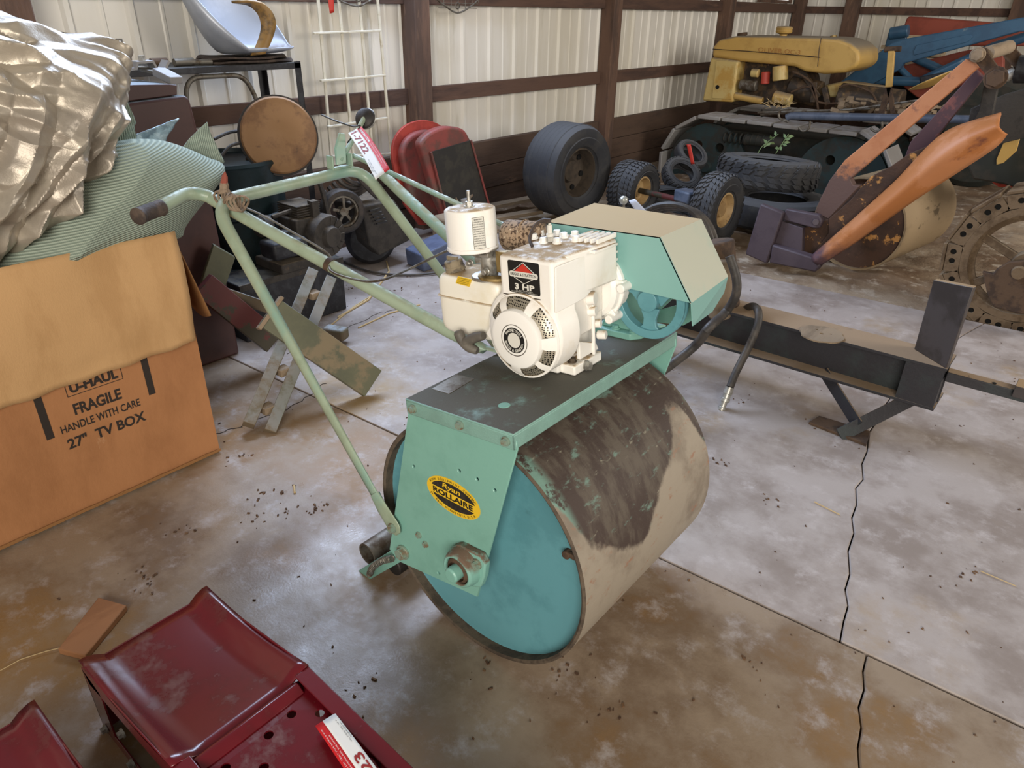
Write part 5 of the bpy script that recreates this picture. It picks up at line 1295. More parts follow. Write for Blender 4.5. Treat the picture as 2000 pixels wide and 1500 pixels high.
hs.tube(smooth([Vector(p) for p in [(-3.400,2.675,0.661),(-3.400,2.749,0.562),(-3.400,2.843,0.470)]], 4), .018, 10)
hs.tube(smooth([Vector(p) for p in [(-3.300,2.356,0.665),(-3.300,2.385,0.522),(-3.300,2.390,0.317),(-3.300,2.361,0.173)]], 4), .013, 8)
hs.obj('coiled_hose', 'hose', t)
# cables on floor
mb = MB(); mb.tube(smooth([Vector(p) for p in [(-4.270,2.896,0.012),(-3.783,2.786,0.012),(-3.434,2.754,0.012),(-3.217,2.860,0.012),(-3.086,3.046,0.012),(-3.000,3.290,0.012)]], 6), .008, 8)
tag(mb.obj('power_cable', 'hose', None), 'black cable snaking over the floor under the generator', 'cable')
# dark plank trough, wood beside the generator
mb = MB(); mb.bx((-3.50, 3.38, .0), (-3.30, 3.62, .24)); o = mb.obj('wood_chunk', 'wood_grey', None, bev=.02); tag(o, 'weathered wooden chunk on the floor below the red hood', 'wood')
# red hood and grille
t = thing('tractor_hood', 'faded red dome-shaped tractor hood leaning against the wall post', 'hood', (-3.75, 3.85, 0))
hp = [Vector(p) for p in [(-3.800,3.340,0.514),(-3.800,3.330,0.617),(-3.800,3.365,0.713),(-3.800,3.454,0.780),(-3.800,3.575,0.805),(-3.800,3.697,0.794),(-3.800,3.808,0.750),(-3.800,3.858,0.688),(-3.800,3.895,0.547),(-3.800,3.910,0.322),(-3.800,3.878,0.015),(-3.800,3.555,0.080),(-3.800,3.416,0.255)]]
mb = MB(); mb.prism(smooth(hp[:9], 4) + hp[9:], (-.02, 0, 0)); mb.obj('flange', 'hood_bright', t, bev=.003)
hp2 = [Vector(p) for p in [(-3.740,3.379,0.517),(-3.740,3.368,0.620),(-3.740,3.416,0.698),(-3.740,3.499,0.739),(-3.740,3.626,0.746),(-3.740,3.745,0.707),(-3.740,3.805,0.637),(-3.740,3.852,0.451),(-3.740,3.850,0.032),(-3.740,3.576,0.087),(-3.740,3.415,0.337)]]
mb = MB(); mb.prism(smooth(hp2[:8], 4) + hp2[8:], (-.06, 0, 0)); mb.obj('dome', 'hood_red', t, bev=.025, seg=4)
t = thing('radiator_grille', 'dark tractor radiator panel with a faded red rounded top cowl', 'radiator', (-3.6, 3.95, 0))
gp_ = [Vector(p) for p in [(-3.580,3.406,0.635),(-3.580,3.391,0.696),(-3.580,3.441,0.742),(-3.580,3.528,0.773),(-3.580,3.651,0.784),(-3.580,3.803,0.752),(-3.580,3.871,0.683),(-3.580,3.907,0.609),(-3.580,4.105,0.170),(-3.580,4.076,0.017),(-3.580,3.652,0.064),(-3.580,3.508,0.347)]]
mb = MB(); mb.prism(smooth(gp_[:9], 4) + gp_[9:], (-.07, 0, 0)); mb.obj('cowl', 'hood_red', t, bev=.02, seg=4)
gc = [Vector(p) for p in [(-3.572,3.475,0.638),(-3.572,3.872,0.670),(-3.572,4.049,0.201),(-3.572,4.008,0.072),(-3.572,3.634,0.107),(-3.572,3.589,0.299)]]
mb = MB(); mb.prism(gc, (-.012, 0, 0)); mb.obj('radiator_core', 'grille_dark', t)
for e in ((842, 297), ):
    pass
P = [(-3.565,3.468,0.639),(-3.565,3.627,0.109),(-3.565,3.865,0.672),(-3.565,4.058,0.181)]
for a, b in ((0, 1), (2, 3)): MB().tube([P[a], P[b]], .008, 6).obj('side_rail', 'hood_red', t)
# grey jug
t = thing('oil_jug', 'grey squat jug with a rag in its spout behind the engine air cleaner', 'jug', (-3.62, 3.86, 0))
j0 = Vector((-3.574,3.786,0.235))
mb = MB(); mb.lathe([(0, -.215), (.085, -.215), (.095, -.20), (.095, -.03), (.08, -.01), (.035, .01), (.03, .02), (.03, .04), (0, .04)], j0, (0, 0, 1), 28); mb.obj('body', 'pad_steel', t, bev=.002)
mb = MB(); mb.tube([j0 + Vector((0, .03, .02)), j0 + Vector((.03, .07, .06))], [.014, .008], 8); mb.obj('spout', 'wood_grey', t); MB().tube([j0 + Vector((0, -.05, -.005)), j0 + Vector((.0, -.08, .06))], [.012, .006], 8).obj('rag', 'wood_grey', t)
mat('blue_tub', '#566079', .5, col2='#49526a', scale=5)
o = MB().prism([(-3.19, 3.0, 0), (-3.19, 3.25, 0), (-3.17, 3.28, .16), (-3.17, 2.97, .12)], (-.2, .04, 0)).obj('blue_tub', 'blue_tub', None, bev=.01); tag(o, 'dull blue plastic tub on the floor behind the roller engine', 'tub')
# boards on the floor by the slick tyre
for i, P in enumerate(([(-3.870,4.218,0.060),(-3.766,4.926,0.060)], [(-3.685,4.075,0.030),(-3.530,4.659,0.030)], [(-3.479,3.961,0.020),(-3.306,4.401,0.020)])):
    o = MB().bar(P[0], P[1], .09, .03).obj('old_board', 'wood_grey', None, bev=.003); tag(o, ('upper dark board on the floor left of the slick tyre', 'middle board of three on the floor left of the slick tyre', 'nearest grey board on the floor left of the slick tyre')[i], 'board')

# ---------------- tyres ----------------
def tyre(name, c, ax, R, W, rr_, label, cat, tread='none', wheel='wheel_cream', group=None, k=.9, dish=.3, parent=None):
    c = Vector(c); ax = Vector(ax).normalized(); t = parent or thing(name, label, cat, (c.x, c.y, max(0, c.z - R)), group)
    mb = MB(); h = W / 2
    prof = [(rr_, -h * .72), (rr_ + .02, -h * .86), (R * .8, -h * 1.0), (R * .93, -h * .93), (R * .985, -h * .72), (R, -h * .4), (R, h * .4), (R * .985, h * .72), (R * .93, h * .93), (R * .8, h), (rr_ + .02, h * .86), (rr_, h * .72)]
    mb.lathe(prof, c, ax, 56)
    mb.lathe([(rr_ + .012, h * .86), (rr_ + .03, h * .93), (R * .72, h * 1.01), (R * .74, h * 1.02), (R * .76, h * .98)], c, ax, 56)
    body = mb.obj('tyre', ['rubber'], t)
    if parent: body['label'] = label; t = body
    u = ax.orthogonal().normalized(); w = ax.cross(u)
    if tread in ('turf', 'lug'):
        n = 34 if tread == 'turf' else 26; tm_ = MB()
        for i in range(n):
            a = 2 * PI * i / n
            for s_ in (-1, 1):
                for (f0, f1, sh_) in ((.06, .36, 0), (.40, .68, .35), (.72, .93, .8)):
                    q = []
                    for f, da_ in ((f0, sh_ * .08), (f1, sh_ * .08 + .09)):
                        for e in (-.055, .055):
                            an = a + da_ + e * (34 / n) ; r_ = R * (1.004 if f < .72 else (.99 if f < .8 else .955))
                            q.append(c + ax * h * s_ * f + (u * math.cos(an) + w * math.sin(an)) * r_)
                    q = [q[0], q[1], q[3], q[2]]; mid = sum(q, Vector()) / 4 - c; mid = (mid - ax * mid.dot(ax)).normalized()
                    tm_.prism(q, mid * .009)
        stuff(tm_.obj('tread_blocks', 'rubber', t, flat=True))
    if tread == 'slick':
        for f in (-.62, -.36, -.1, .16, .42):
            MB().lathe([(R * .995, h * f), (R + .0015, h * f + .004), (R + .0015, h * (f + .2)), (R * .995, h * (f + .2) + .004)], c, ax, 56).obj('tread_rib', 'rubber', t)
    if wheel:
        mb = MB(); mb.lathe([(rr_, h * .72), (rr_ - .012, h * .76), (rr_ - .02, h * .6), (rr_ - .03, h * dish), (rr_ * .5, h * dish - .01), (rr_ * .42, h * dish + .02), (0, h * dish + .02)], c, ax, 44); wo_ = mb.obj('wheel_rim', wheel, t)
        if tread == 'slick':
            for i in range(6):
                a = i * 2 * PI / 6; p = c + (u * math.cos(a) + w * math.sin(a)) * rr_ * .72 + ax * (h * dish - .004)
                MB().cyl(p, p + ax * .012, .022, 14).obj('wheel_hole', 'hole_black', wo_)
    return t, body
tyre('slick_tyre', (-3.37, 4.79, .362), (1, -.12, 0), .362, .36, .19, 'large worn slick tyre standing upright against the wall baseboard', 'tyre', 'slick', 'wheel_dark', dish=.15)
ax_t = t = thing('mower_axle', 'maroon mower axle with gearbox and two turf tyres on cream wheels', 'axle', (-2.5, 5.03, .2))
MB().cyl((-2.90, 5.155, .215), (-2.15, 4.92, .246), .022, 14).obj('axle_tube', 'maroon', t)
MB().box((-2.42, 5.02, .27), (.16, .12, .09), Matrix.Rotation(-.3, 3, 'Z')).obj('gearbox', 'pipe_blue', t, bev=.015)
mb = MB(); mb.lathe([(0, 0), (.03, 0), (.03, .05), (0, .05)], (-2.33, 5.0, .30), (0, 0, 1), 14); mb.obj('filler', 'black_rubber', t)
tyre('turf_tyre', (-2.122, 4.913, .246), (1, -.07, 0), .246, .19, .125, 'nearer turf tyre, larger in the photo', 'tyre', 'turf', parent=ax_t)
tyre('turf_tyre', (-2.963, 5.16, .215), (1, -.07, 0), .215, .25, .115, 'farther turf tyre beside the slick tyre', 'tyre', 'turf', parent=ax_t)
tyre('cart_tyre', (-2.98, 6.02, .20), (.55, -.35, .75), .17, .11, .10, 'small knobby tyre leaning, lower of the two by the wall', 'tyre', 'lug', None)
tyre('cart_tyre', (-3.04, 6.28, .33), (.6, -.2, .75), .16, .10, .10, 'small grooved tyre leaning on top of another small knobby tyre', 'tyre', 'none', None)
tyre('big_flat_tyre', (-2.12, 5.78, .385), (.0, .08, 1), .385, .22, .22, 'wide worn tyre lying flat on top of another behind the turf tyres', 'tyre', 'lug', None)
tyre('big_flat_tyre', (-1.98, 5.72, .125), (.0, .02, 1), .43, .22, .22, 'wide dark tyre lying flat at the bottom of the stack', 'tyre', 'none', None)
tyre('lug_tyre', (-2.80, 5.70, .05), (.05, .0, 1), .33, .13, .2, 'low lug tyre lying on the dirt under the small leaning tyres', 'tyre', 'lug', None)
# weed sprigs
random.seed(5)
for nm_, P, lab in (('weed_sprig', [(-2.153,5.600,0.542),(-2.123,5.600,0.603),(-2.022,5.600,0.700)], 'green weed sprig growing above the flat tyre, taller one'), ('weed_sprig', [(-2.014,5.600,0.559),(-1.978,5.600,0.638),(-1.945,5.600,0.708)], 'leafy green weed sprig right of the taller one above the flat tyre'), ('weed_sprig', [(-3.966,6.874,0.000),(-4.037,7.122,0.000),(-4.036,7.460,0.000)], 'low green leaves at the base of the wall beside the slick tyre')):
    t = thing(nm_, lab, 'plant', P[0], 'weeds'); MB().tube(smooth([Vector(p) for p in P], 4), .003, 5).obj('stem', 'leaf', t)
    for i in range(7):
        a = Vector(P[0]).lerp(Vector(P[-1]), .3 + i * .1); d = Vector((random.uniform(-1, 1), random.uniform(-.5, .5), random.uniform(-.3, .8))).normalized() * .05; s_ = Vector((0, 1, 0)).cross(d).normalized() * .012
        MB().add([a, a + d * .5 + s_, a + d, a + d * .5 - s_], [(0, 1, 2, 3)]).obj('leaf', 'leaf', t)
o = sheetgrid([(-2.908,5.900,0.488),(-2.869,5.900,0.493),(-2.807,5.900,0.338),(-2.840,5.900,0.329)], 3, 8, .004).obj('paper_tag', 'label_red', None); q = o.modifiers.new('s', 'SOLIDIFY'); q.thickness = .001; tag(o, 'faded red paper tag hanging by the small leaning tyres', 'tag')

# ---------------- log splitter ----------------
t = thing('log_splitter', 'black steel beam log splitter with upright plate, support foot and drooping hoses behind the roller', 'log splitter', (-.52, 2.8, 0))
ZT, ZB = .335, .165
yA, yB = 2.86, 3.03
x0, x1 = -1.62, -.245
MB().prism([(x0, yA - .0, ZT), (x1, yA + .02, ZT), (x1 - .0, yB + .02, ZT), (x0, yB, ZT)], (0, 0, -.012)).obj('top_flange', 'beam_black', t, bev=.001)
MB().prism([(x0, yA - .0, ZB), (x1, yA + .02, ZB), (x1 - .0, yB + .02, ZB), (x0, yB, ZB)], (0, 0, -.012)).obj('bottom_flange', 'beam_black', t, bev=.001)
MB().bx((x0, yA + .085, ZB), (x1, yA + .097, ZT - .012)).obj('web', 'beam_black', t)
MB().bx((-.385, yA + .02, ZB), (-.25, yA + .095, ZT - .012)).obj('end_gusset', 'pipe_blue' if 0 else 'beam_black', t)
up = [(-.385, yB - .06, ZT - .0), (-.247, yA + .02, ZT - .17), (-.247, yA + .02, .655), (-.395, yB - .06, .62)]
MB().prism([(-.385, yB - .04, ZT), (-.250, yA + .02, ZT), (-.250, yA + .02, .657), (-.392, yB - .04, .622)], (.006, .028, 0)).obj('upright_plate', 'plate_steel', t, bev=.003)
mb = MB(); q = [Vector((-.98, 2.99, 0))]
dsk = Vector((-0.712,2.885,0.340)); mb.slab([(dsk.x + .088 * math.cos(a_ * PI / 16) * (1 if a_ % 8 not in (2, 3) else .93), dsk.y + .088 * math.sin(a_ * PI / 16) * (1 if a_ % 8 not in (2, 3) else .93)) for a_ in range(32)], [(dsk.x, dsk.y, .008), (dsk.x + .03, dsk.y + .02, .005), (dsk.x - .03, dsk.y + .03, .005)], lambda a, b, d: (a, b, ZT + d), .006)
mb.obj('slotted_disc', 'wood_grey', t, flat=True)
fp_ = [(-0.643,2.737,0.012),(-0.628,2.817,0.012),(-0.427,2.830,0.012),(-0.409,2.715,0.012)]
MB().prism([(p[0], p[1], .001) for p in fp_], (0, 0, .012)).obj('foot_plate', 'rust_dark', t, bev=.002)
fb = Vector((-0.512,2.714,0.012)); MB().bar(fb, (-.33, yA + .08, ZB - .01), .055, .008, up=(.3, 1, .2)).obj('foot_strut', 'beam_black', t, bev=.001)
MB().bar(fb + (Vector((-.33, yA + .08, ZB)) - fb) * .25, (-.68, yA + .08, ZB - .01), .05, .008, up=(-.3, 1, .2)).obj('foot_brace', 'beam_black', t, bev=.001)
MB().bar((-0.247,2.930,0.294), (0.100,2.970,0.279), .05, .04).obj('tongue', 'beam_black', t, bev=.003)
for p in [(-0.180,2.930,0.308),(-0.092,2.930,0.308)]: MB().cyl(p, (p[0], p[1], p[2] + .003), .007, 12).obj('bolt_hole', 'hole_black', t)
MB().box((-0.008,2.950,0.307), (.04, .08, .045)).obj('tongue_clamp', 'plate_steel', t, bev=.002)
hz = [Vector(p) for p in ((-1.096,3.000,0.286), (-1.069,2.970,0.332), (-1.024,2.920,0.368), (-0.981,2.865,0.373), (-0.962,2.835,0.340), (-0.958,2.810,0.302), (-0.961,2.770,0.238), (-0.969,2.700,0.144), (-0.968,2.660,0.091))]
mb = MB(); mb.tube(smooth(hz, 6), .0165, 12); mb.obj('hose', 'hose', t)
he = hz[-1]; hd = (Vector((-0.971,2.625,0.014)) - he).normalized()
mb = MB(); mb.lathe([(.0, -.02), (.018, -.02), (.020, .01), (.017, .012), (.017, .03), (.020, .032), (.020, .045), (.014, .047), (.014, .07), (.0165, .072), (.0165, .085), (0, .09)], he + hd * .02, hd, 16); mb.obj('hose_coupling', 'steel', t)
mb = MB(); mb.tube(smooth([Vector(p) for p in [(-1.101,2.750,0.618),(-1.056,2.750,0.530),(-1.048,2.750,0.453),(-1.082,2.750,0.370)]] + [Vector(p) for p in [(-1.036,2.500,0.398),(-1.116,2.500,0.260)]] + [Vector((-1.25, 2.05, .10)), Vector((-1.35, 1.95, .04))], 7), .019, 12); mb.obj('long_hose', 'hose', t)
mb = MB(); mb.tube([Vector(p) for p in [(-1.250,2.950,0.609),(-1.172,2.950,0.315)]], .075, 24); mb.obj('hydraulic_cylinder', 'arm_orange' if 0 else 'rust_dark', t, bev=.01)
mb = MB(); mb.tube([Vector(p) for p in [(-1.189,2.900,0.553),(-1.161,2.900,0.283)]], .05, 24); mb.obj('tank_pipe', 'wood_grey', t, bev=.01)
hb = MB()
for k in range(3):
    hb.tube(smooth([Vector(p) + Vector((.01 * k, .03 * k, -.012 * k)) for p in [(-1.698,3.100,0.635),(-1.637,3.100,0.671),(-1.544,3.100,0.691),(-1.461,3.100,0.677),(-1.395,3.100,0.621),(-1.348,3.100,0.533)]], 5), .015, 10)
hb.obj('hose_bundle', 'hose', t)
mb = MB(); p = Vector((-1.830,3.100,0.666)); mb.lathe([(0, .022), (.012, .019), (.020, .010), (.022, 0), (.020, -.010), (.012, -.019), (0, -.022)], p, (0, 0, 1), 20); mb.obj('lever_ball', 'knob_silver', t)
MB().tube([p, p + Vector((.02, .02, -.30)), Vector((-1.55, 3.0, .32))], .007, 8).obj('lever_rod', 'steel_old', t)
MB().bx((-1.68, 2.9, .335), (-1.5, 3.05, .52)).obj('valve_block', 'rust_dark', t, bev=.01)
o = sheetgrid([(-1.789,3.080,0.674),(-1.756,3.080,0.689),(-1.668,3.080,0.629),(-1.730,3.080,0.613)], 4, 4, .003).obj('paper_card', 'paper', None); q = o.modifiers.new('s', 'SOLIDIFY'); q.thickness = .0008; tag(o, 'white paper card hanging from the lever with the silver ball', 'card')

# ---------------- X shaped stand and beams ----------------
A0_ = Vector((-2.271,1.216,0.020)); A1_ = Vector((-2.580,1.803,0.430))
t = thing('crossed_stand', 'crossed pair of olive steel beams propped on the floor under the roller handles', 'stand', (A0_.x, A0_.y, 0))
d_ = (A1_ - A0_).normalized(); vw = (Vector((0, 0, 1.5)) - A0_).normalized(); sdv = d_.cross(vw).normalized()
for s_ in (-1, 1): MB().bar(A0_ + sdv * .042 * s_, A1_ + sdv * .042 * s_, .046, .05, up=vw).obj('slotted_rail', 'rail_wood', t, bev=.002)
for k in (.12, .35, .62, .86): MB().box(A0_.lerp(A1_, k), (.05, .05, .03)).obj('spacer', 'wood_grey', t, bev=.002)
B0_ = Vector((-2.240,1.726,0.050)); B1_ = Vector((-2.519,1.468,0.400)); B1_ = B1_ + Vector((.02, -.03, 0)); 
MB().bar(B0_ + Vector((.05, .0, 0)), B1_ + Vector((.05, 0, .0)), .04, .135, up=vw.cross(B1_ - B0_)).obj('channel_beam', 'olive_steel', t, bev=.003)
MB().bar(B1_ + Vector((.05, 0, .0)), B1_.lerp(B0_, .03) + Vector((.05, 0, 0)), .06, .16, up=vw.cross(B1_ - B0_)).obj('end_cap', 'wood_grey', t, bev=.002)
MB().box(Vector((-2.745,1.961,0.050)), (.12, .07, .06), Matrix.Rotation(.4, 3, 'Z')).obj('foot_block', 'rail_wood', t, bev=.012)
t = thing('sloping_channel', 'maroon and olive painted steel channel sloping to the floor beside the cardboard box', 'channel', (-2.853,1.685,0.000))
M0 = Vector((-2.740,1.609,0.120)); M1 = Vector((-2.840,1.380,0.439)); MB().bar(M0, M1, .05, .11, up=vw.cross(M1 - M0)).obj('channel', 'maroon', t, bev=.003)
MB().prism([Vector(p) for p in [(-2.900,1.495,0.573),(-2.900,1.584,0.495),(-2.900,1.497,0.352),(-2.900,1.402,0.416)]], (-.03, .01, 0)).obj('square_plate', 'olive_steel', t, bev=.003)
P = [Vector(p) for p in [(-2.840,1.475,0.371),(-2.840,1.661,0.250)]]; MB().bar(P[0], P[1], .05, .05).obj('pale_rail', 'rail_wood', t, bev=.003)

# ---------------- orange loader with steel drum ----------------
t = thing('orange_loader', 'orange and rust loader arm with long scoop standing on purple-grey steel feet', 'loader', (-1.4, 4.75, 0))
def plate(y, px, th, name, m, bev=.004): return MB().prism([Vector(p) for p in px], (0, th, 0)).obj(name, m, t, bev=bev)
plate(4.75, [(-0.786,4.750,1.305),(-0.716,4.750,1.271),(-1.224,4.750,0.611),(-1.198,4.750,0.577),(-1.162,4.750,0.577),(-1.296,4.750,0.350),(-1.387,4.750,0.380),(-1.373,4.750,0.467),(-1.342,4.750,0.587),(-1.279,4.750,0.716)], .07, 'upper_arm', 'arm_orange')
plate(5.0, [(-0.764,5.000,1.243),(-0.715,5.000,1.204),(-0.888,5.000,0.815),(-0.979,5.000,0.671),(-1.005,5.000,0.683),(-1.006,5.000,0.731),(-0.996,5.000,0.826)], .05, 'rear_arm', 'plum_bar')
# scoop: trough swept along its length
up_ = [Vector(p) for p in [(-1.316,4.620,0.137),(-1.180,4.620,0.326),(-1.046,4.620,0.516),(-0.938,4.620,0.675),(-0.822,4.620,0.880),(-0.726,4.620,0.981),(-0.537,4.620,1.071)]]; lo_ = [Vector(p) for p in [(-1.245,4.620,0.082),(-1.099,4.620,0.240),(-0.980,4.620,0.377),(-0.810,4.620,0.576),(-0.658,4.620,0.737),(-0.511,4.620,0.896),(-0.477,4.620,0.969)]]
u2, l2 = smooth(up_, 5), smooth(lo_, 5)
def scf(u, v):
    i = min(len(u2) - 1.001, u * (len(u2) - 1)); k = int(i); f = i - k
    a = u2[k].lerp(u2[k + 1], f); b = l2[k].lerp(l2[k + 1], f); w = .16 * min(1, .25 + u * 1.1)
    return a.lerp(b, v) - Vector((0, math.sin(PI * v) * w, 0))
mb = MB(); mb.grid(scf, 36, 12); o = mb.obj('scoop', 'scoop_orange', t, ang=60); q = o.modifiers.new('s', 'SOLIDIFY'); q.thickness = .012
plate(4.70, [(-1.336,4.700,0.101),(-1.264,4.700,0.277),(-1.282,4.700,0.362),(-1.182,4.700,0.495),(-1.100,4.700,0.651),(-1.004,4.700,0.724),(-0.928,4.700,0.805),(-0.870,4.700,0.840),(-0.834,4.700,0.864),(-0.955,4.700,0.660),(-1.064,4.700,0.499)], .03, 'scoop_back', 'rust_speckle')
plate(4.62, [(-1.702,4.620,0.403),(-1.542,4.620,0.370),(-1.587,4.620,0.019),(-1.744,4.620,0.052)], .05, 'foot_shield', 'purple_steel', .01)
plate(4.66, [(-1.551,4.660,0.371),(-1.544,4.660,0.389),(-1.332,4.660,0.387),(-1.305,4.660,0.353),(-1.314,4.660,0.306),(-1.351,4.660,0.299),(-1.547,4.660,0.315)], .05, 'upper_lug', 'purple_steel', .008)
plate(4.66, [(-1.552,4.660,0.308),(-1.414,4.660,0.287),(-1.384,4.660,0.110),(-1.596,4.660,0.127)], .05, 'middle_plate', 'purple_steel')
plate(4.60, [(-1.568,4.600,0.160),(-1.268,4.600,0.129),(-1.240,4.600,0.088),(-1.262,4.600,0.042),(-1.565,4.600,0.036)], .08, 'lower_lug', 'purple_steel', .01)
plate(4.72, [(-1.432,4.720,0.271),(-1.288,4.720,0.358),(-1.252,4.720,0.226),(-1.341,4.720,0.095),(-1.405,4.720,0.109)], .03, 'inner_plate', 'rust_speckle')
MB().cyl((-1.342,4.655,0.341), (-1.339,4.645,0.343), .02, 18).obj('pin', 'purple_steel', t, bev=.002)
# head linkage
plate(4.70, [(-0.756,4.700,1.323),(-0.746,4.700,1.355),(-0.726,4.700,1.368),(-0.701,4.700,1.362),(-0.686,4.700,1.341),(-0.595,4.700,1.251),(-0.586,4.700,1.220),(-0.609,4.700,1.198),(-0.637,4.700,1.211),(-0.733,4.700,1.295)], .02, 'link_plate', 'rust_dark', .003)
plate(4.95, [(-0.668,4.950,1.347),(-0.658,4.950,1.377),(-0.625,4.950,1.379),(-0.599,4.950,1.355),(-0.461,4.950,1.253),(-0.446,4.950,1.203),(-0.492,4.950,1.200),(-0.644,4.950,1.313)], .02, 'link_plate', 'rust_dark', .003)
c = Vector((-0.617,4.700,1.225)); MB().hexb(c, (0, -1, 0), .045, .03).obj('large_bolt', 'rust_dark', t, bev=.003)
c = Vector((-0.729,4.700,1.329)); MB().hexb(c, (0, -1, 0), .03, .04).obj('pivot_pin', 'wood_grey', t, bev=.003)
MB().cyl((-0.692,4.720,1.337), (-0.636,4.960,1.363), .035, 18).obj('cross_pin', 'wood_grey', t)
plate(4.85, [(-0.683,4.850,1.185),(-0.615,4.850,1.182),(-0.600,4.850,1.030),(-0.666,4.850,0.889),(-0.693,4.850,0.921),(-0.669,4.850,1.050)], .05, 'lower_link', 'dark_iron')
plate(5.0, [(-0.733,5.000,1.041),(-0.595,5.000,1.125),(-0.447,5.000,1.188),(-0.371,5.000,0.941),(-0.522,5.000,0.875),(-0.706,5.000,0.796)], .06, 'side_frame', 'dark_iron')
mb = MB(); mb.cyl((-0.562,4.900,1.261), (-0.438,4.900,1.268), .07, 22); mb.obj('hydraulic_end', 'black_metal', t, bev=.005)
mb = MB(); mb.tube([Vector(p) for p in [(-0.559,4.900,1.249),(-0.598,4.900,1.221)]], .03, 14); mb.obj('ram_rod', 'steel', t)
plate(5.3, [(-0.748,5.300,0.754),(-0.570,5.300,0.894),(-0.403,5.300,0.940),(-0.291,5.300,0.575),(-0.485,5.300,0.606),(-0.652,5.300,0.612)], .3, 'rear_frame', 'track_dark', .01)
plate(5.25, [(-0.503,5.250,0.912),(-0.475,5.250,0.886),(-0.472,5.250,0.809),(-0.516,5.250,0.735),(-0.548,5.250,0.719),(-0.557,5.250,0.748),(-0.552,5.250,0.814),(-0.547,5.250,0.858)], .012, 'yellow_guard', 'mower_cream', .003)
# drum behind scoop
DRX, DRY, DRR, DRL, DAX = -1.165, 4.95, .30, .80, (.161, .987, 0)
t = thing('steel_roller', 'large tan and rust steel drum lying behind the orange scoop', 'drum', (DRX, DRY, 0))
mb = MB(); mb.lathe([(DRR - .012, .03), (DRR - .012, 0), (DRR, 0), (DRR, DRL), (DRR - .012, DRL), (DRR - .012, DRL - .03)], (DRX, DRY, DRR), DAX, 56); mb.obj('shell', 'drum_tan', t)
mb = MB(); mb.lathe([(0, .03), (DRR - .01, .03)], (DRX, DRY, DRR), DAX, 48); mb.obj('end_plate', 'rust_speckle', t); MB().lathe([(0, DRL - .03), (DRR - .01, DRL - .03)], (DRX, DRY, DRR), DAX, 48).obj('end_plate', 'rust_speckle', t)
MB().cyl(Vector((DRX, DRY, DRR)) - Vector(DAX) * .04, Vector((DRX, DRY, DRR)) + Vector(DAX) * .05, .04, 18).obj('axle_stub', 'rust_dark', t)

# ---------------- crawler track at the right edge ----------------
kc = Vector((-0.191,4.550,0.337)); kc.z = .345; KR = .385
t = thing('crawler_track', 'dusty rust-brown crawler track wrapped round a spoked wheel at the right edge', 'crawler track', (kc.x, kc.y, 0))
mat('dusty_rust', '#6d5a44', .9, col2='#55432f', scale=8, bump=.4, bscale=30, dust_sheen='#8d7a60', dlo=.1, dhi=.8)
mb = MB(); mb.lathe([(KR * .70, -.03), (KR * .80, -.03), (KR * .80, .03), (KR * .70, .03)], kc, (0, 1, 0), 48, closed=True); mb.lathe([(KR * .62, -.012), (KR * .72, -.012), (KR * .72, .012), (KR * .62, .012)], kc, (0, 1, 0), 48, closed=True); mb.obj('wheel_ring', 'dusty_rust', t)
mb = MB(); mb.lathe([(0, -.05), (.07, -.05), (.08, 0), (.07, .05), (0, .05)], kc, (0, 1, 0), 24); mb.obj('hub', 'dusty_rust', t)
for i in range(6):
    a = i * PI / 3 + .62; MB().bar(kc, kc + Vector((math.cos(a), 0, math.sin(a))) * KR * .66, .045, .03, up=(0, 1, 0)).obj('spoke', 'dusty_rust', t, bev=.005)
for i in range(14):
    a = i * 2 * PI / 14 + .1; e = Vector((math.cos(a), 0, math.sin(a))); f = Vector((-math.sin(a), 0, math.cos(a))); 
    w = KR * .205
    o = MB().prism([kc + e * KR * .995 - f * w + Vector((0, -.02, 0)), kc + e * KR * .995 + f * w + Vector((0, -.02, 0)), kc + e * (KR * 1.04) + f * w * .9 + Vector((0, -.02, 0)), kc + e * (KR * 1.045) - f * w * 1.02 + Vector((0, -.02, 0))], (0, .30, 0)).obj('track_shoe', 'dusty_rust', t, bev=.004)
    lk_ = MB().slab([(-w, .80 * KR), (w * .9, .80 * KR), (w * .9, .985 * KR), (-w, .985 * KR)], [(-w * .5, .9 * KR, .016), (w * .15, .9 * KR, .016)], lambda a_, b_, d: kc + f * a_ + e * b_ + Vector((0, -.03 + d, 0)), .03); lk_.obj('track_link', 'dusty_rust', t, flat=True)
    for k_ in (-w * .5, w * .15): MB().cyl(kc + e * .9 * KR + f * k_ + Vector((0, -.018, 0)), kc + e * .9 * KR + f * k_ + Vector((0, -.006, 0)), .0158, 8).obj('link_pin', 'hole_black', t)
MB().prism([Vector(p) for p in [(-0.370,4.420,0.300),(-0.317,4.420,0.298),(-0.311,4.420,0.325),(-0.269,4.420,0.374),(-0.086,4.420,0.433),(0.010,4.420,0.126),(-0.157,4.420,0.117),(-0.266,4.420,0.123),(-0.312,4.420,0.184)]], (0, .03, 0)).obj('guard_plate', 'rust_dark', t, bev=.006)
mb = MB(); mb.lathe([(0, .03), (.03, .03), (.035, 0), (0, 0)], (-0.210,4.420,0.332), (0, -1, 0), 18); mb.obj('guard_boss', 'dusty_rust', t)

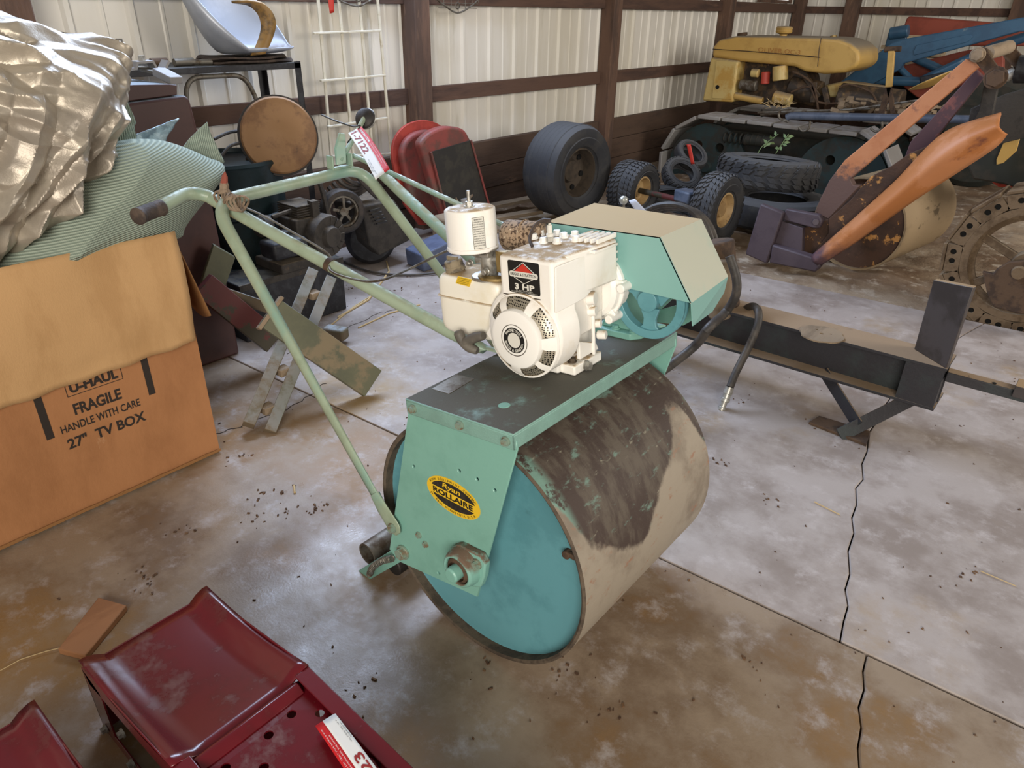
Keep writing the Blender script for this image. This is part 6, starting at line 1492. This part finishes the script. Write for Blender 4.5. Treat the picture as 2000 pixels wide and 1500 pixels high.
# ---------------- yellow crawler tractor ----------------
ty = 7.4
t = thing('crawler_tractor', 'dusty yellow crawler tractor with rounded hood and wide steel tracks by the back wall', 'tractor', (-2.9, ty + .3, 0))
hd_ = [(-3.492,7.400,1.099),(-3.496,7.400,1.192),(-3.441,7.400,1.264),(-3.263,7.400,1.302),(-2.843,7.400,1.311),(-2.403,7.400,1.317),(-2.273,7.400,1.309),(-2.168,7.400,1.280),(-2.089,7.400,1.225),(-2.056,7.400,1.143),(-2.077,7.400,1.082),(-2.165,7.400,1.034),(-2.345,7.400,1.011),(-2.529,7.400,1.022),(-2.644,7.400,1.060),(-2.855,7.400,1.066),(-3.192,7.400,1.076)]
MB().prism([Vector(p) for p in hd_], (0, .62, 0)).obj('hood', 'mower_yellow', t, bev=.09, seg=5)
MB().prism([Vector(p) for p in [(-3.484,7.360,1.100),(-3.191,7.360,1.082),(-3.179,7.360,0.699),(-3.516,7.360,0.686)]], (0, .66, 0)).obj('grille_shell', 'mower_cream', t, bev=.02)
MB().prism([Vector(p) for p in [(-3.414,7.350,1.076),(-3.196,7.350,1.073),(-3.196,7.350,0.727),(-3.407,7.350,0.720)]], (0, .02, 0)).obj('side_door', 'mower_cream', t, bev=.004)
c = Vector((-3.361,7.345,0.831)); MB().cyl(c, c + Vector((0, .01, 0)), .02, 16).obj('door_hole', 'hole_black', t)
for P in ([(-3.486,7.385,1.175),(-3.117,7.385,1.172),(-2.610,7.385,1.159),(-2.408,7.385,1.151)], [(-2.434,7.385,1.312),(-2.433,7.385,1.223),(-2.415,7.385,1.073)]): MB().tube([Vector(p) for p in P], .004, 6).obj('hood_seam', 'grease', t)
text_m = MB(); P = [(-3.014,7.388,1.172),(-2.593,7.388,1.164)]; text(text_m, 'OLIVER', P[0], Vector(P[1]) - Vector(P[0]), (0, 0, 1), w=.24, h=.04); text(text_m, 'OC-3', Vector(P[0]).lerp(Vector(P[1]), .62), Vector(P[1]) - Vector(P[0]), (0, 0, 1), w=.15, h=.04)
mat('faded_letter', '#a8743a', .6); text_m.obj('hood_lettering', 'faded_letter', t, flat=True, fixn=False)
c = Vector((-2.909,7.700,1.292)); mb = MB(); mb.lathe([(.035, -.04), (.035, .03), (.075, .045), (.08, .06), (.075, .07), (.08, .085), (.07, .10), (0, .105)], c, (0, 0, 1), 24); mb.obj('precleaner', 'mower_yellow', t)
MB().cyl((-3.330,7.700,1.296), (-3.335,7.700,1.324), .05, 18).obj('radiator_cap', 'rust_dark', t)
MB().cyl((-2.423,7.700,1.304), (-2.428,7.700,1.330), .03, 14).obj('fuel_cap', 'brass_old', t)
MB().prism([Vector(p) for p in [(-3.282,7.550,1.090),(-2.601,7.550,1.065),(-2.531,7.550,0.969),(-2.435,7.550,0.747),(-3.262,7.550,0.653)]], (0, .3, 0)).obj('engine_block', 'grease', t, bev=.01)
for nm_, a, b, r, m in (('oil_filter', (-2.924,7.450,0.996), (-2.913,7.450,0.885), .042, 'oil_red'), ('air_filter', (-2.792,7.450,1.058), (-2.766,7.450,0.927), .072, 'mower_cream'), ('generator_body', (-3.153,7.420,0.866), (-2.981,7.420,0.863), .05, 'steel_old'), ('drain_tube', (-3.185,7.400,0.759), (-2.885,7.400,0.735), .035, 'mower_yellow'), ('starter', (-2.780,7.400,0.785), (-2.608,7.400,0.762), .055, 'mower_cream'), ('clutch_case', (-2.703,7.600,0.863), (-2.417,7.600,0.814), .12, 'grease'), ('rear_case', (-2.222,7.600,0.806), (-1.671,7.600,0.784), .13, 'grease'), ('magneto', (-3.055,7.420,0.980), (-2.981,7.420,0.980), .04, 'mower_cream')):
    mb = MB(); mb.cyl(a, b, r, 22); mb.obj(nm_, m, t, bev=.008)
for P in ([(-2.623,7.400,0.835),(-2.462,7.400,0.892),(-2.339,7.400,0.766),(-2.063,7.400,0.788)], [(-2.183,7.400,0.911),(-2.098,7.400,0.939),(-1.907,7.400,0.888),(-1.835,7.400,0.807)], [(-2.913,7.450,1.052),(-2.881,7.450,1.099),(-2.817,7.450,1.084)], [(-2.644,7.400,1.015),(-2.529,7.400,0.977),(-2.415,7.400,0.895),(-2.334,7.400,0.698)]): MB().tube(smooth([Vector(p) for p in P], 5), .010, 8).obj('pipe', 'rust_dark', t)
for P in ([(-2.447,7.500,0.932),(-2.428,7.500,0.751)], [(-2.352,7.500,0.894),(-2.280,7.500,0.740)], [(-2.544,7.500,0.971),(-2.380,7.500,0.801)]): MB().bar(P[0], P[1], .05, .05).obj('bracket', 'grease', t, bev=.006)
# cream seat pad / fuel drum seen past the hood
MB().prism([Vector(p) for p in [(-2.419,7.700,0.896),(-2.237,7.700,0.944),(-1.861,7.700,0.917),(-1.769,7.700,0.813),(-2.395,7.700,0.786)]], (0, .15, 0)).obj('fender', 'mower_cream', t, bev=.02)
# lever with T handle
p0, p1 = Vector((-1.644,6.900,0.979)), Vector((-1.690,6.900,1.254)); MB().bar(p0, p1, .05, .035, up=(0, 1, 0)).obj('lever', 'mower_yellow', t, bev=.004)
MB().bar((-1.649,6.900,0.770), p0 + Vector((0, 0, -.0)), .05, .03, up=(0, 1, 0)).obj('lever_foot', 'rust_dark', t, bev=.004); MB().bar((-1.558,6.900,0.779), p0, .04, .03, up=(0, 1, 0)).obj('lever_foot', 'rust_dark', t, bev=.004)
MB().cyl((-1.745,6.900,1.256), (-1.623,6.900,1.268), .022, 14).obj('t_handle', 'rust_dark', t, bev=.004)
# tracks
fc = Vector((-3.218,7.050,0.371)); rc = Vector((-1.877,7.050,0.344)); TR = .27
fc.z = .10; rc.z = .12
fc.x = (-3.226,7.050,0.419)[0]; rc.x = (-1.911,7.050,0.393)[0]
TRF = (-3.256,7.050,0.610)[2] - .10 - .03
for yy in (7.05, 8.05):
    for c, nm_ in ((fc, 'idler_wheel'), (rc, 'drive_sprocket')):
        c = Vector((c.x, yy, c.z)); mb = MB(); mb.slab([((TRF - .06) * math.cos(i * PI / 18), (TRF - .06) * math.sin(i * PI / 18)) for i in range(36)], [((TRF - .06) * .55 * math.cos(i * PI / 3), (TRF - .06) * .55 * math.sin(i * PI / 3), .045) for i in range(6)], lambda a, b, d: (c.x + a, c.y + d, c.z + b), .04)
        mb.lathe([(0, -.04), (.05, -.04), (.06, .0), (0, .0)], c, (0, 1, 0), 20); mb.obj(nm_, 'idler_teal', t, flat=True)
    Lp = []; L_t = rc.x - fc.x; per = 2 * L_t + 2 * PI * TRF; npad = 22
    for i in range(npad):
        s_ = per * i / npad
        if s_ < L_t: p = Vector((fc.x + s_, 0, fc.z + TRF)); a = 0
        elif s_ < L_t + PI * TRF: a = -(s_ - L_t) / TRF; p = Vector((rc.x + TRF * math.sin(-a), 0, rc.z + TRF * math.cos(a)))
        elif s_ < 2 * L_t + PI * TRF: p = Vector((rc.x - (s_ - L_t - PI * TRF), 0, fc.z - TRF)); a = PI
        else: b_ = (s_ - 2 * L_t - PI * TRF) / TRF; a = PI - b_; p = Vector((fc.x - TRF * math.sin(b_), 0, fc.z - TRF * math.cos(b_)))
        R3 = Matrix.Rotation(-a, 3, 'Y')
        MB().box((p.x, yy + .10, p.z + random.uniform(-.004, .004)), (per / npad * .93, .40, .035), R3).obj('track_shoe', 'pad_steel', t, bev=.008)
    MB().bx((fc.x, yy + .02, .02), (rc.x, yy + .12, .16)).obj('track_frame', 'track_dark', t, bev=.01)
mb = MB(); mb.cyl((-2.842,7.000,0.418), (-2.463,7.000,0.424), .05, 20)
for i in range(8):
    a = Vector((-3.053,7.000,0.414)).lerp(Vector((-2.612,7.000,0.425)), i / 8); mb.lathe([(.045, 0), (.055, .01), (.045, .02)], a, (1, 0, 0), 16)
mb.obj('recoil_spring', 'track_dark', t)
MB().bx((-3.3, 7.25, .05), (-2.0, 7.95, .45)).obj('belly_pan', 'track_dark', t)
o = MB().grid(lambda u, v: Vector((-1.477,6.850,0.970)).lerp(Vector((-1.204,6.850,1.131)), u) + Vector((0, .16 * (v - .5) * math.sin(PI * min(1, u * 1.0 + .02)) * 1.5, -.05 * v * math.sin(PI * u))), 14, 6).obj('seat_fender', 'mower_yellow', t); q = o.modifiers.new('s', 'SOLIDIFY'); q.thickness = .008
# pipe, rods, hooks lying on the track
t = thing('tow_pipe', 'long blue-grey pipe with welded hooks lying across the crawler track', 'pipe', (-2.392,6.800,0.685))
MB().tube([Vector(p) for p in [(-2.404,6.800,0.675),(-2.371,6.800,0.695),(-0.960,6.800,0.797)]], .033, 16).obj('pipe', 'pipe_blue', t)
for P in ([(-2.189,6.780,0.671),(-2.186,6.780,0.611),(-2.234,6.780,0.581),(-2.277,6.780,0.611)], [(-1.605,6.780,0.720),(-1.593,6.780,0.673),(-1.634,6.780,0.640),(-1.681,6.780,0.664)], [(-2.365,6.750,0.760),(-2.454,6.750,0.739),(-2.455,6.750,0.674),(-2.366,6.750,0.648)]): MB().tube(smooth([Vector(p) for p in P], 5), .010, 8).obj('hook', 'steel_old', t)
for i, P in enumerate(([(-2.720,6.900,0.681),(-1.910,6.900,0.780),(-1.375,6.900,0.901)], [(-2.712,6.950,0.660),(-1.760,6.950,0.797)])):
    tag(MB().tube([Vector(p) for p in P], .010, 8).obj('steel_rod', 'steel_old', None), ('long thin steel rod above the blue-grey pipe', 'shorter thin rod lying just behind the long rod on the track')[i], 'rod')
mb = MB(); random.seed(11); bz = Vector((-1.772,7.000,0.788))
for i in range(60):
    p = bz + Vector((random.uniform(-.35, .55), random.uniform(-.1, .35), random.uniform(-.03, .05)))
    mb.box(p, (random.uniform(.03, .16), random.uniform(.02, .06), random.uniform(.01, .03)), Matrix.Rotation(random.random() * 6, 3, 'Z') @ Matrix.Rotation(random.uniform(-.5, .5), 3, 'Y'))
o = stuff(mb.obj('scrap_pile', 'wood_grey', None)); tag(o, 'loose heap of bark and scrap on the crawler track', 'scrap')
mb = MB(); 
for i in range(40):
    p = Vector((-2.651,7.200,0.732)) + Vector((random.uniform(-.12, .12), random.uniform(-.08, .08), random.uniform(-.03, .03))); mb.tube([p, p + Vector((random.uniform(-.08, .08), random.uniform(-.05, .05), random.uniform(-.02, .06)))], .003, 4)
o = stuff(mb.obj('dry_grass', 'straw', None)); tag(o, 'tuft of dry grass on the yellow tractor track', 'grass')

# ---------------- blue loader, red panel, lumber ----------------
t = thing('blue_loader', 'blue steel tractor loader frame behind the yellow crawler', 'loader', (-1.6, 8.2, 0))
def pb(y, px, th, name, m, bev=.01): return MB().prism([Vector(p) for p in px], (0, th, 0)).obj(name, m, t, bev=bev)
pb(8.2, [(-2.535,8.200,0.790),(-2.028,8.200,1.270),(-1.923,8.200,1.309),(-1.022,8.200,1.509),(-0.897,8.200,1.520),(-0.860,8.200,1.402),(-1.011,8.200,1.398),(-1.878,8.200,1.097),(-1.897,8.200,1.046),(-2.129,8.200,0.887),(-2.223,8.200,0.871),(-2.404,8.200,0.781)], .10, 'front_arm', 'loader_blue')
pb(8.19, [(-1.800,8.190,1.261),(-1.380,8.190,1.370),(-1.352,8.190,1.346),(-1.381,8.190,1.303),(-1.800,8.190,1.173),(-1.813,8.190,1.208)], .02, 'arm_rib', 'loader_blue', .004)
pb(8.9, [(-2.259,8.900,1.219),(-2.257,8.900,1.355),(-2.163,8.900,1.377),(-2.080,8.900,1.341),(-2.065,8.900,1.284),(-2.182,8.900,1.173)], .10, 'rear_post', 'loader_blue')
MB().cyl((-2.238,8.900,1.336), (-2.063,8.900,1.370), .06, 18).obj('cross_tube', 'loader_blue', t, bev=.01)
for P, r in (([(-2.168,8.400,0.922),(-1.716,8.400,0.932)], .045), ([(-1.718,8.400,0.942),(-1.198,8.400,1.263),(-0.948,8.400,1.365)], .045), ([(-1.889,8.500,1.150),(-1.534,8.500,1.022)], .04), ([(-1.999,8.500,1.061),(-1.776,8.500,0.899)], .03)): MB().tube([Vector(p) for p in P], r, 12).obj('brace_tube', 'loader_blue', t)
pb(8.6, [(-1.960,8.600,1.059),(-1.472,8.600,1.212),(-1.153,8.600,1.291),(-1.004,8.600,0.788),(-1.219,8.600,0.629),(-1.767,8.600,0.774),(-1.910,8.600,0.860)], .10, 'red_guard', 'panel_red')
pb(8.3, [(-1.730,8.300,0.983),(-1.500,8.300,1.042),(-1.466,8.300,0.918),(-1.681,8.300,0.885)], .10, 'dark_recess', 'black_metal')
for c in (Vector((-1.1, 8.6, .5)), Vector((.1, 8.7, .5))):
    mb = MB(); mb.lathe([(.26, -.12), (.45, -.15), (.5, -.12), (.5, .12), (.45, .15), (.26, .12)], c, (0, 1, 0), 36); mb.lathe([(0, -.05), (.27, -.05), (.27, .05)], c, (0, 1, 0), 30); mb.obj('rear_wheel', 'track_dark', t)
MB().bx((-1.4, 8.3, .35), (.6, 8.8, .75)).obj('chassis', 'track_dark', t, bev=.02)
o = MB().prism([Vector(p) for p in [(-2.211,9.300,1.481),(-2.191,9.300,1.501),(-1.299,9.300,1.453),(-0.862,9.300,1.428),(-0.812,9.300,1.268),(-2.174,9.300,1.214),(-2.219,9.300,1.352)]], (0, .5, 0)).obj('red_hood_panel', 'panel_red', None, bev=.03); tag(o, 'large rust-red metal hood standing behind the blue loader arm', 'hood')
o2 = MB().bx((-2.2, 9.35, -.05), (-.6, 9.75, 1.0)); oo = o2.obj('machine_body', 'track_dark', None, bev=.02); tag(oo, 'dark machine body carrying the rust-red hood in the back', 'machine')
o = MB().prism([Vector(p) for p in [(-0.602,5.600,0.568),(-0.549,5.600,0.630),(-0.302,5.600,0.680),(-0.263,5.600,0.555),(-0.534,5.600,0.532)]], (0, .12, 0)).obj('red_casting', 'oil_red', None, bev=.015); tag(o, 'bright red casting on the ground behind the crawler track', 'casting')
# lumber stack
k = 0
for row, (yy_, xs_) in enumerate(((1.02, 0), (1.065, 0), (1.11, 0), (1.155, 0), (1.21, .04), (1.255, .08), (1.30, .12))):
    for j in range(3):
        o = MB().box((-2.02 + xs_ + .01 * random.uniform(-1, 1), 8.98 + j * .09, yy_ + .004 * j), (.62 + random.uniform(-.05, .05), (.085), .032), Matrix.Rotation(random.uniform(-.03, .03), 3, 'Z')).obj('board', 'lumber', None, bev=.003)
        tag(o, '%s board in the %s layer of the pale lumber stack behind the yellow hood' % (('front', 'middle', 'back')[j], ('bottom', 'second lowest', 'third lowest', 'fourth lowest', 'third highest', 'second highest', 'topmost')[row]), 'board', 'stacked lumber')
for i, xx in enumerate((-2.25, -1.8)):
    o = MB().bx((xx, 8.93, -.05), (xx + .1, 9.26, 1.0)).obj('trestle', 'timber', None, bev=.004); tag(o, ('left dark wooden post under the pale lumber stack', 'right dark wooden post under the pale lumber stack')[i], 'trestle')
